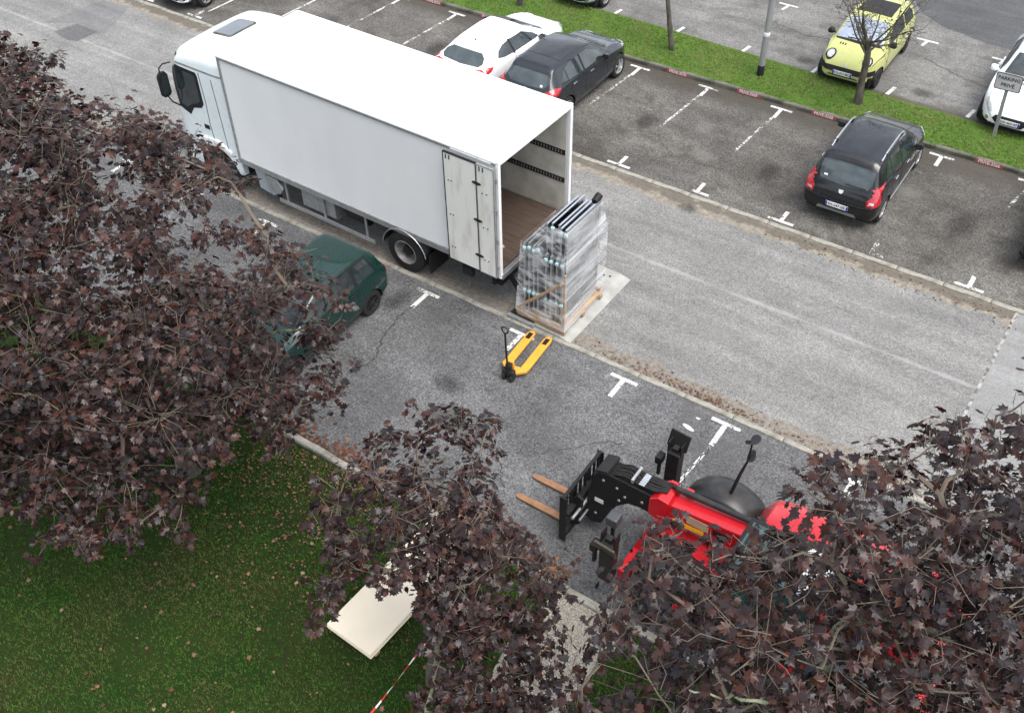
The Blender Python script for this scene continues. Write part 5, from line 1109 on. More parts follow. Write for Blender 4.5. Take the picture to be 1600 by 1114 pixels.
# boom head (gooseneck)
head = [(4.08, 1.63), (3.30, 1.64), (3.06, 1.60), (2.96, 1.44), (2.88, .95), (2.84, .35), (2.98, .25), (3.16, .34), (3.30, .72), (3.42, .98), (3.62, 1.18), (3.78, 1.22), (4.08, 1.22)]
hd = wprism(head, -10.93, -10.59).build('boom_head', M_BLACK, TH, bevel=.015)
wprism([(3.06, 1.56), (3.24, 1.645), (3.22, 1.72), (3.02, 1.66)], -10.96, -10.56).build('head_cap', M_STEELD, hd, bevel=.01)
for x, z in ((3.15, 1.45), (3.4, 1.42), (3.55, 1.30), (3.85, 1.38), (3.45, 1.15), (3.05, .55)): MB().lathe([(.028, 0), (.024, -.012), (.002, -.013)], W3(x, -10.9305, z), 'y', 8).build('bolt', M_ALUD, hd)
tl('head_label', (3.02, -10.937, .86), (3.18, -10.931, .95), M_PLATE, parent=hd)
r6 = random.Random(6)
for k in range(6):
    y = -10.66 - k * .045; q = [W3(3.30, y, 1.66), W3(3.5, y + r6.gauss(0, .02), 1.74 + r6.uniform(0, .03)), W3(3.75, y, 1.72), W3(4.0, y + r6.gauss(0, .02), 1.75), W3(4.2, y * .6 - 4.27, 1.74)]
    h = MB().tube(q, .02, 6).build('hydraulic_hose', M_RUBBER, TH, smooth=50)
    MB().cyl(q[2], [(q[2][i] * .6 + q[3][i] * .4) for i in range(3)], .024, n=8).build('fitting', M_CHROME, h)
tl('hose_clamp', (3.62, -10.92, 1.70), (3.66, -10.60, 1.775), M_ALUD)
# fork carriage
ca = tl('carriage_plate', (2.70, -11.33, .10), (2.735, -10.27, .20), M_BLACK, .006)
tl('carriage_beam', (2.66, -11.40, 1.13), (2.72, -10.20, 1.17), M_BLACK, .006); tl('carriage_beam', (2.67, -11.37, .70), (2.79, -10.23, .78), M_BLACK, .008); tl('carriage_beam', (2.67, -11.37, .40), (2.76, -10.23, .46), M_BLACK, .008)
for y in (-11.40, -10.23): tl('end_plate', (2.63, y, .06 if y < -11 else .4), (2.76, y + .03, 1.17), M_BLACK, .01)
for k in range(8): tl('backrest_bar', (2.67, -11.30 + k * .146, .785), (2.71, -11.262 + k * .146, 1.128), M_BLACK, .004)
wprism([(2.72, .2), (2.86, .3), (2.90, .95), (2.80, 1.0), (2.72, .9)], -11.12, -11.07).build('carriage_rib', M_BLACK, TH); wprism([(2.72, .2), (2.86, .3), (2.90, .95), (2.80, 1.0), (2.72, .9)], -10.52, -10.47).build('carriage_rib', M_BLACK, TH)
MB().cyl(W3(2.86, -11.36, .72), W3(2.86, -10.26, .72), .03, n=10).build('carriage_shaft', M_ALU, TH, smooth=40); MB().cyl(W3(2.90, -11.2, .52), W3(2.90, -10.4, .52), .022, n=10).build('carriage_shaft', M_ALU, TH, smooth=40)
for k in range(20): pass
for y in (-11.01, -10.49):
    f = MB(); f.loft([[W3(x, y - w, z), W3(x, y + w, z), W3(x, y + w, z + h), W3(x, y - w, z + h)] for x, w, z, h in ((2.66, .062, .045, .045), (1.95, .062, .04, .04), (1.62, .055, .04, .022), (1.53, .035, .04, .012))], True); fk = f.build('fork', M_RUSTF, TH, bevel=.005)
    tl('fork_shank', (2.615, y - .06, .045), (2.658, y + .06, .92), M_STEELD, .005, fk)
# stabilisers, folded up each side, with lamp blocks
for s_, y in ((1, -9.72), (-1, -11.86)):
    tl('stabiliser_arm', (3.70, y - .11, .50), (3.92, y + .11, 1.42), M_BLACK, .012)
    tl('stabiliser_ram', (3.76, y - .05, 1.42), (3.86, y + .05, 1.50), M_STEELD)
    f = MB().box((0, 0, 0), (.36, .04, .30)).build('stabiliser_foot', mat('foot_brown', (.075, .06, .035), .7, 0, (.04, .035, .028), 6) if s_ < 0 else M_BLACK, TH, bevel=.006); f.location = W3(3.80, y + s_ * .10, 1.56 if s_ > 0 else 1.30); f.rotation_euler = (R(-22 if s_ > 0 else 18), 0, R(-4))
    for x in (3.68, 3.91): tl('foot_cheek', (x, y - .06, 1.38), (x + .02, y + .10, 1.60), M_BLACK)
    lb = MB(); lb.loft([[W3(3.50 + k, y - s_ * (.02) + dy, 1.10 + dz) for dy, dz in ((-.09, -.08), (.09, -.08), (.09, .08), (-.09, .08))] for k in (0, .12)], True); lb.build('work_lamp', M_BLACK, TH, bevel=.015)
    MB().beam(W3(3.56, y - s_ * .02, .7), W3(3.56, y - s_ * .02, 1.02), .06, .05).build('lamp_stalk', M_BLACK, TH)
tl('stabiliser_beam', (3.93, -11.75, .42), (4.12, -9.83, .66), M_RED, .02)
lb = tl('head_lamp', (3.52, -11.50, 1.20), (3.72, -11.28, 1.40), M_FENDG, .03)
MB().beam(W3(3.62, -11.40, .62), W3(3.62, -11.40, 1.2), .05, .05).build('lamp_stalk', M_BLACK, TH)
for y0 in (-11.26, -10.42):
    wprism([(3.86, .36), (3.95, .70), (4.10, 1.22), (4.5, 1.36), (4.9, 1.28), (4.9, .45)], y0, y0 + .05).build('front_cheek', M_RED, TH, bevel=.01)
wprism([(3.9, .30), (4.2, .78), (4.75, .85), (4.75, .5), (4.1, .28)], -11.62, -11.27).build('front_skirt', M_RED, TH, bevel=.02)
wprism([(4.95, .55), (5.0, 1.05), (5.4, 1.12), (5.45, .55)], -11.95, -11.27).build('cab_step', M_RED, TH, bevel=.02)
# cab on the near side
cb = thing('x', 'x', 'x'); bpy.data.objects.remove(cb)
cbx = wprism([(5.45, .62), (5.50, 1.18), (7.0, 1.18), (7.05, .62)], -11.98, -11.04).build('cab_tub', M_RED, TH, bevel=.02)
def post(p, q, w=.06): MB().beam(W3(*p), W3(*q), w, w).build('cab_pillar', M_BLACK, TH, bevel=.01)
for y in (-11.95, -11.07): post((5.52, y, 1.18), (5.66, y, 2.36)); post((6.98, y, 1.18), (6.90, y, 2.36)); post((6.3, y, 1.18), (6.3, y, 2.36), .04)
tl('cab_roof', (5.60, -11.99, 2.36), (6.98, -11.03, 2.42), M_BLACK, .02)
tl('roof_pane', (5.66, -11.90, 2.421), (6.45, -11.12, 2.432), M_GLASSG, .003); tl('roof_cap', (6.47, -11.90, 2.421), (6.92, -11.12, 2.47), M_PLATE, .01)
for k in range(4): tl('roof_grid_bar', (5.70 + k * .19, -11.9, 2.436), (5.73 + k * .19, -11.12, 2.456), M_BLACK)
for y in (-11.97, -11.045):
    wprism([(5.56, 1.20), (5.68, 2.34), (6.27, 2.34), (6.27, 1.20)], y, y + .012).build('side_pane', M_GLASSG, TH); wprism([(6.33, 1.20), (6.33, 2.34), (6.87, 2.34), (6.94, 1.20)], y, y + .012).build('side_pane', M_GLASSG, TH)
wprism([(5.505, 1.20), (5.64, 2.35), (5.655, 2.35), (5.52, 1.20)], -11.92, -11.10).build('front_pane', M_GLASSG, TH); wprism([(6.965, 1.2), (6.885, 2.35), (6.90, 2.35), (6.98, 1.2)], -11.92, -11.10).build('rear_pane', M_GLASSG, TH)
wprism([(6.15, .9), (6.6, .9), (6.68, 1.75), (6.55, 1.78), (6.45, 1.2), (6.15, 1.15)], -11.75, -11.3).build('driver_seat', M_BLUEC, TH, bevel=.04)
MB().beam(W3(5.62, -11.30, 2.40), W3(5.60, -11.75, 1.5), .02, .02).build('wiper', M_BLACK, TH)
# tail: counterweight and rear panels
b = MB(); b.loft([[W3(x, -10.8 + s2 * w, z) for s2, z in ((-1, .55), (1, .55), (1, zt - .12), (.85, zt), (-.85, zt), (-1, zt - .12))] for x, w, zt in ((8.2, 1.12, 1.35), (8.5, 1.12, 1.35), (8.72, .95, 1.22))], True); b.build('counterweight', M_RED, TH, bevel=.03)
for y in (-11.28, -10.36): wprism([(7.75, 1.0), (7.9, 2.1), (8.4, 2.2), (8.5, 1.0)], y, y + .06).build('boom_support', M_RED, TH, bevel=.02)
wprism([(7.05, .7), (7.1, 1.5), (8.1, 1.5), (8.2, .7)], -11.34, -11.29).build('rear_panel', M_RED, TH, bevel=.01)
# wing mirror on a stalk above the far front wheel
MB().tube([W3(4.90, -9.98, 1.25), W3(4.96, -9.84, 1.72), W3(5.0, -9.72, 1.95), W3(5.0, -9.70, 2.38)], [.03, .028, .018, .016], 8).build('mirror_stalk', M_BLACK, TH, smooth=50)
for z, r_, a in ((2.06, .15, 35), (2.34, .10, -40), (2.44, .11, 80)):
    mm = MB().lathe([(.004, -.012), (r_, -.012), (r_, .012), (.004, .014)], (0, 0, 0), 'x', 18).build('mirror', M_FENDG, TH, smooth=40); mm.scale = (1, .62, 1); mm.location = W3(5.04 if a != -40 else 4.95, -9.70, z); mm.rotation_euler = (R(25), R(18), R(a))

# ------------------------------------------------------------------ trees
def leaf_proto_meshes():
    out = []
    for c, f in ((.12, .2), (.28, .1), (.38, .3)):
        T, F = leaf_template(c, f); me = bpy.data.meshes.new('leaf'); me.from_pydata(T.tolist(), [], F); me.materials.append(M_LEAF); out.append(me)
    return out
LEAFMESH = leaf_proto_meshes()
def skeleton(base, top, lobes, seed, lean=None):
    """connects each lobe to the nearest part of the growing limb system"""
    r = random.Random(seed); base = Vector(base); top = Vector(top)
    nodes = [base]; par = [-1]; n = max(3, int((top - base).length / .45))
    for i in range(1, n + 1):
        p = base.lerp(top, i / n) + Vector((r.gauss(0, .03), r.gauss(0, .03), 0)); nodes.append(p); par.append(len(nodes) - 2)
    ntr = len(nodes); paths = []
    order = sorted(range(len(lobes)), key=lambda i: (Vector(lobes[i][:3]) - top).length)
    depth = [0] * ntr
    for li in order:
        q = Vector(lobes[li][:3]); best, bi = 1e9, 0
        for i, p in enumerate(nodes):
            if i < ntr * .55: continue
            d = q - p; L = d.length
            cost = L + .06 * depth[i] + (.9 if d.z < -.2 * L else 0) * .6 * L
            if cost < best: best, bi = cost, i
        p = nodes[bi]; L = (q - p).length; m = max(2, int(L / .3)); path = [bi]
        prev = bi
        for k in range(1, m + 1):
            t = k / m; s = p.lerp(q, t) + Vector((0, 0, .10 * L * math.sin(math.pi * t))) + Vector((r.gauss(0, .05), r.gauss(0, .05), r.gauss(0, .05))) * (1 if k < m else 0)
            nodes.append(s); par.append(prev); depth.append(depth[prev] + 1); prev = len(nodes) - 1; path.append(prev)
        paths.append(path)
    cnt = [0] * len(nodes)
    for pth in paths:
        i = pth[-1]
        while i >= 0: cnt[i] += 1; i = par[i]
    return nodes, ntr, paths, cnt
def maple(name, label, base, top, lobes, per, seed, leaf=(.11, .165), rt=.15, twig_r=.0029, bark=None, fall=.0, keep=300, group=None):
    r = random.Random(seed); g = np.random.default_rng(seed)
    base = Vector(base); root = thing(name, label, 'tree', base, 0, group)
    nodes, ntr, paths, cnt = skeleton(base, top, lobes, seed)
    tot = max(cnt); rad = [max(.006, rt * (c / tot) ** .58) for c in cnt]
    loc = lambda p: Vector(p) - base
    tr = MB(); pts = [loc(nodes[i]) for i in range(ntr)]; rr = [rad[i] * (1 + .5 * max(0, 1 - i / 2.0) ** 2) for i in range(ntr)]; rr[-1] *= .7
    tr.tube(pts, rr, 10); tr.build('trunk', bark or M_BARK, root, smooth=60)
    thin = MB(); big = sorted(paths, key=lambda p: -rad[p[1]])[:14]
    for p in paths:
        pp = [loc(nodes[i]) for i in p]; ra = [rad[p[1]]] + [rad[i] for i in p[1:]]; ra[-1] *= .6
        if p in big: MB().tube(pp, ra, 7).build('branch', M_LICHEN, root, smooth=60)
        else: thin.tube(pp, ra, 5)
    pos, nor, yaw = [], [], []
    cen = Vector((sum(l[0] for l in lobes) / len(lobes), sum(l[1] for l in lobes) / len(lobes), sum(l[2] for l in lobes) / len(lobes)))
    for li, (lx, ly, lz, lr) in enumerate(lobes):
        c = Vector((lx, ly, lz)); k = max(3, int(per * (lr / .6) ** 1.6)); nt_ = max(2, k // 7)
        for _ in range(nt_):
            d = Vector((r.gauss(0, 1), r.gauss(0, 1), r.gauss(.25, .8))); d.normalize(); e = c + d * lr * r.uniform(.45, 1.0)
            a = c + d * lr * .1 + Vector((r.gauss(0, .05), r.gauss(0, .05), r.gauss(0, .05))); mid = a.lerp(e, .5) + Vector((r.gauss(0, .075), r.gauss(0, .075), r.gauss(.03, .05)))
            ext = e + (e - a) * r.choice((.05, .1, .25)) + Vector((0, 0, .05))
            thin.tube([loc(a), loc(mid), loc(e), loc(ext)], [twig_r * 1.5, twig_r * 1.2, twig_r, twig_r * .5], 4, False)
            for _s in range(r.choice((0, 0, 1, 2))):
                s0 = mid.lerp(e, r.random()); s1 = s0 + Vector((r.gauss(0, .11), r.gauss(0, .11), r.gauss(.03, .07))); thin.tube([loc(s0), loc(s0.lerp(s1, .5) + Vector((0, 0, .012))), loc(s1)], [twig_r * .8, twig_r * .65, twig_r * .4], 3, False)
            nl = r.choice((5, 6, 7, 8, 9)) if r.random() > fall else 1
            oc = (e - cen); oc.z *= .5
            if oc.length > 0: oc.normalize()
            nb = Vector((0, 0, 1)) + oc * .45 + Vector((r.gauss(0, .38), r.gauss(0, .38), 0)); nb.normalize()
            for _l in range(nl):
                t = r.uniform(.15, 1.08); w = d + Vector((r.gauss(0, .9), r.gauss(0, .9), 0)); w -= nb * w.dot(nb); w.normalize()
                p = a.lerp(e, t) + w * r.uniform(.02, .15) + nb * r.gauss(0, .03)
                nn = nb + Vector((r.gauss(0, .34), r.gauss(0, .34), r.gauss(0, .2))) + w * r.uniform(.1, .55)
                pos.append(p); nor.append(nn); yaw.append(math.atan2(w.y, w.x))
    tag(thin.build('twigs', M_TWIG, root, smooth=60), kind='stuff')
    pos = np.array([tuple(p) for p in pos]); nor = np.array([tuple(p) for p in nor]); yaw = np.array(yaw); n = len(pos)
    size = g.uniform(leaf[0], leaf[1], n); cl = np.array(CAMPOS); v = pos - cl
    zc = v @ np.array(_d); xs = (v @ np.array(_r)) / zc; ys = (v @ np.array(_u)) / zc
    inside = (np.abs(xs) < .5) & (np.abs(ys) < .35)
    nn = nor / np.linalg.norm(nor, axis=1, keepdims=True); facing = np.abs(np.sum(nn * v, 1)) / np.linalg.norm(v, axis=1)
    score = np.where(inside, size / zc * (.4 + facing), 0); idx = np.argsort(-score)[:keep]
    rest = np.ones(n, bool); rest[idx] = False
    fo = leaf_batch('foliage', (pos - np.array(base))[rest], nor[rest], yaw[rest], size[rest], M_LEAF, root, g.random(rest.sum())); fo['kind'] = 'stuff'
    Rm = frames(nor[idx], yaw[idx])
    for j, i in enumerate(idx):
        o = link(bpy.data.objects.new('leaf', LEAFMESH[j % 3])); o.parent = root
        o.location = pos[i] - np.array(base); o.rotation_euler = Matrix(Rm[j].tolist()).to_euler(); o.scale = (size[i],) * 3
    return root
LEFT = [(-3.13,-16.27,5.76,0.75),(-4.88,-15.65,4.43,0.75),(-6.35,-15.12,3.31,0.75),(-2.14,-16.05,5.56,0.75),(-3.78,-15.37,4.15,0.75),(-4.25,-14.8,6.95,0.75),(-5.37,-14.3,6.28,0.75),(-7.01,-13.58,5.31,0.75),(-0.89,-13.02,5.09,0.67),(-1.73,-12.34,4.23,0.74),(-1.26,-15.42,2.78,0.42),(-1.49,-15.74,4.34,0.75),(-2.72,-15.16,3.06,0.75),(-0.85,-13.98,4.71,0.75),(-1.87,-13.26,3.61,0.75),(-3.05,-12.42,2.33,0.75),(-5.56,-13.31,7.44,0.3),(-2.17,-16.45,3.97,0.75),(-2.9,-16.18,3.23,0.75),(-3.62,-15.91,2.5,0.75),(-1.9,-16.66,2.85,0.48),(-5.28,-15.11,6.89,0.75),(-5.84,-14.89,6.59,0.75),(-1.76,-13.77,6.74,0.49),(-3.38,-12.68,5.49,0.58),(-0.54,-12.84,4.2,0.32),(-0.85,-12.57,3.83,0.34),(-3.97,-17.67,4.0,0.61),(-3.68,-13.83,7.3,0.4),(-4.93,-13.15,6.56,0.44),(-6.35,-12.37,5.71,0.49),(-2.82,-16.73,4.16,0.75),(-3.38,-16.55,3.64,0.75),(-3.75,-15.88,6.37,0.75),(-5.51,-15.23,5.19,0.75),(-6.96,-14.69,4.22,0.75),(-2.28,-15.18,5.58,0.75),(-3.8,-14.44,4.3,0.75),(-0.79,-14.92,5.44,0.75),(-2.7,-13.76,3.52,0.75),(-4.1,-12.9,2.11,0.75),(-1.57,-15.13,4.97,0.75),(-2.68,-14.54,3.89,0.75),(-1.76,-16.16,4.77,0.75),(-2.92,-15.67,3.64,0.75),(-4.44,-15.03,2.16,0.75),(-1.47,-14.32,5.82,0.75),(-3.08,-13.31,4.38,0.75),(-3.11,-14.87,6.78,0.75),(-5.12,-13.89,5.43,0.75),(-6.89,-13.04,4.24,0.75),(-3.29,-15.36,6.49,0.75),(-5.0,-14.62,5.31,0.75),(-5.62,-14.09,7.05,0.75),(-2.72,-13.63,7.2,0.58),(-4.46,-12.55,6.05,0.68),(-4.62,-15.26,6.71,0.75),(-5.86,-14.77,5.97,0.75),(-7.03,-14.3,5.27,0.75),(-2.44,-15.08,6.4,0.75),(-4.58,-14.02,4.78,0.75),(-3.52,-14.44,7.3,0.75),(-5.09,-13.65,6.36,0.75),(-6.76,-12.81,5.35,0.75),(-1.4,-15.92,3.77,0.75),(-2.2,-15.55,2.88,0.75),(-3.75,-17.24,3.82,0.75),(-6.01,-15.55,6.42,0.5),(-6.24,-14.98,7.23,0.55),(-6.12,-14.4,7.46,0.6),(-4.27,-16.62,5.84,0.75),(-5.25,-16.33,5.17,0.75),(-6.23,-16.05,4.5,0.75),(-1.5,-13.41,5.96,0.23),(-2.95,-12.36,4.69,0.26),(-4.59,-16.37,6.19,0.66),(-5.74,-16.01,5.45,0.73),(-6.45,-15.8,5.0,0.75),(-3.38,-15.8,6.0,0.75),(-4.83,-15.24,4.96,0.75),(-0.36,-14.21,4.4,0.75),(-1.18,-13.62,3.43,0.75),(-2.1,-12.96,2.35,0.75),(-4.06,-16.86,5.35,0.75),(-4.87,-16.64,4.76,0.75),(-0.56,-13.95,5.58,0.75),(-2.0,-12.88,4.12,0.75),(-3.41,-11.84,2.69,0.75),(-0.68,-15.02,4.02,0.48),(-1.56,-14.49,2.97,0.53),(-1.74,-15.62,5.07,0.75),(-3.01,-15.02,3.86,0.75),(-4.87,-14.13,2.1,0.75),(-2.89,-16.89,4.78,0.75),(-3.81,-16.61,3.98,0.75),(-0.66,-14.63,4.48,0.75),(-1.73,-13.94,3.27,0.75),(-2.8,-13.24,2.06,0.75),(-4.43,-17.38,4.33,0.67),(-0.68,-13.96,3.11,0.35),(-0.92,-15.46,4.58,0.75),(-2.29,-14.73,3.09,0.75),(-1.46,-16.2,2.72,0.31),(-3.63,-16.39,6.02,0.75),(-5.13,-15.9,4.96,0.75),(-2.73,-13.19,6.69,0.52),(-4.01,-12.34,5.79,0.58),(-5.49,-11.36,4.75,0.66),(-4.74,-13.59,7.3,0.73),(-5.43,-13.23,6.93,0.75),(-3.01,-16.94,3.36,0.37),(-2.14,-16.47,5.21,0.75),(-3.72,-15.88,3.8,0.75),(-3.54,-16.92,5.14,0.75),(-4.72,-16.58,4.21,0.75),(-5.43,-16.38,3.65,0.75),(-2.53,-15.7,6.15,0.75),(-4.28,-14.94,4.8,0.75),(-1.08,-14.26,5.44,0.75),(-2.72,-13.18,3.84,0.75),(-4.16,-12.23,2.44,0.75),(-2.09,-16.19,3.12,0.75),(-1.91,-14.33,6.33,0.75),(-3.54,-13.36,5.04,0.75),(-5.71,-12.06,3.3,0.75),(-1.17,-12.93,5.72,0.3),(-2.06,-12.22,4.89,0.33),(-1.6,-14.83,5.42,0.75),(-3.32,-13.86,3.84,0.75),(-4.97,-12.93,2.31,0.75),(-4.85,-15.71,6.57,0.75),(-5.99,-15.3,5.89,0.75),(-2.43,-16.59,3.08,0.56),(-0.49,-13.07,3.4,0.44),(-3.66,-15.38,6.79,0.75),(-5.53,-14.6,5.59,0.75),(-7.11,-13.94,4.59,0.75),(-2.65,-16.47,5.45,0.75),(-4.35,-15.87,4.05,0.75),(-3.39,-14.11,6.93,0.75),(-4.61,-13.45,6.14,0.75),(-6.6,-12.38,4.87,0.75),(-1.8,-13.01,6.52,0.23),(-3.16,-12.0,5.45,0.26),(-5.82,-13.76,7.46,0.39),(-2.77,-14.51,6.59,0.75),(-4.83,-13.41,5.13,0.75),(-3.3,-17.34,3.53,0.25),(-5.88,-15.99,6.06,0.27),(-5.19,-16.86,5.05,0.3),(-4.83,-17.27,4.68,0.28),(-4.55,-14.2,7.22,0.75),(-5.69,-13.65,6.58,0.75),(-6.56,-13.23,6.09,0.75),(-6.37,-14.86,7.69,0.31),(-0.67,-13.86,3.07,0.32),(-3.15,-17.12,3.44,0.33),(-0.47,-14.19,2.89,0.22),(-3.33,-17.38,3.55,0.24),(-5.14,-16.43,5.86,0.37),(-1.74,-13.43,6.59,0.27),(-5.23,-16.65,5.42,0.31),(-3.96,-13.46,7.13,0.22),(-6.29,-15.1,7.27,0.34),(-6.34,-14.66,7.81,0.22),(-6.09,-15.61,6.54,0.29),(-0.8,-12.82,5.55,0.22),(-4.02,-18.01,4.08,0.33),(-1.35,-13.76,6.29,0.22),(-0.91,-14.91,3.32,0.22),(-0.9,-15.85,2.59,0.22),(-0.77,-12.21,4.2,0.22),(-4.93,-17.17,4.78,0.27),(-5.2,-12.91,7.23,0.33),(-2.46,-13.21,6.91,0.35),(-2.52,-16.86,3.11,0.22),(-1.19,-15.33,2.77,0.3),(-3.59,-17.59,3.73,0.29),(-1.51,-16.42,2.72,0.22),(-0.29,-13.17,3.29,0.22),(-5.65,-13.44,7.48,0.28),(-1.94,-12.74,6.22,0.22),(-6.21,-15.36,6.91,0.29),(-3.18,-13.18,7.05,0.32),(-3.44,-13.39,7.14,0.22),(-2.03,-17.02,2.89,0.22),(-5.97,-13.96,7.58,0.29),(-3.79,-17.79,3.88,0.31),(-6.12,-14.26,7.62,0.33),(-5.78,-16.2,5.86,0.22),(-1.77,-16.74,2.8,0.29),(-5.97,-15.81,6.25,0.3),(-4.71,-17.38,4.58,0.29),(-5.44,-13.13,7.44,0.22),(-2.41,-12.84,6.67,0.22),(-0.45,-12.69,3.61,0.22),(-0.78,-12.61,4.96,0.31),(-0.4,-12.99,4.46,0.34),(-0.61,-14.34,3.59,0.28),(-1.15,-13.23,6.03,0.23),(-2.91,-16.94,3.31,0.28),(-4.44,-17.68,4.37,0.25),(-5.21,-16.82,5.07,0.33),(-1.36,-16.09,2.7,0.32),(-6.37,-14.96,7.59,0.25),(-4.48,-13.43,7.25,0.31),(-0.61,-13.5,3.22,0.26),(-4.25,-11.68,4.95,0.42),(-4.59,-12.0,5.49,0.41),(-4.98,-11.74,5.22,0.42),(-4.86,-12.19,5.73,0.22),(-5.45,-11.83,5.34,0.22),(-4.56,-11.47,5.29,0.3),(-4.11,-12.28,5.09,0.25),(-4.67,-11.91,4.67,0.26),(-4.32,-12.62,5.34,0.25),(-5.1,-12.13,4.78,0.26),(-4.06,-11.24,4.87,0.22),(-4.33,-11.2,5.08,0.22),(-4.25,-11.63,4.89,0.22),(-4.01,-11.16,4.89,0.22),(-4.6,-11.34,5.15,0.22),(-4.02,-11.47,4.69,0.22),(-3.74,-11.22,4.69,0.22)]
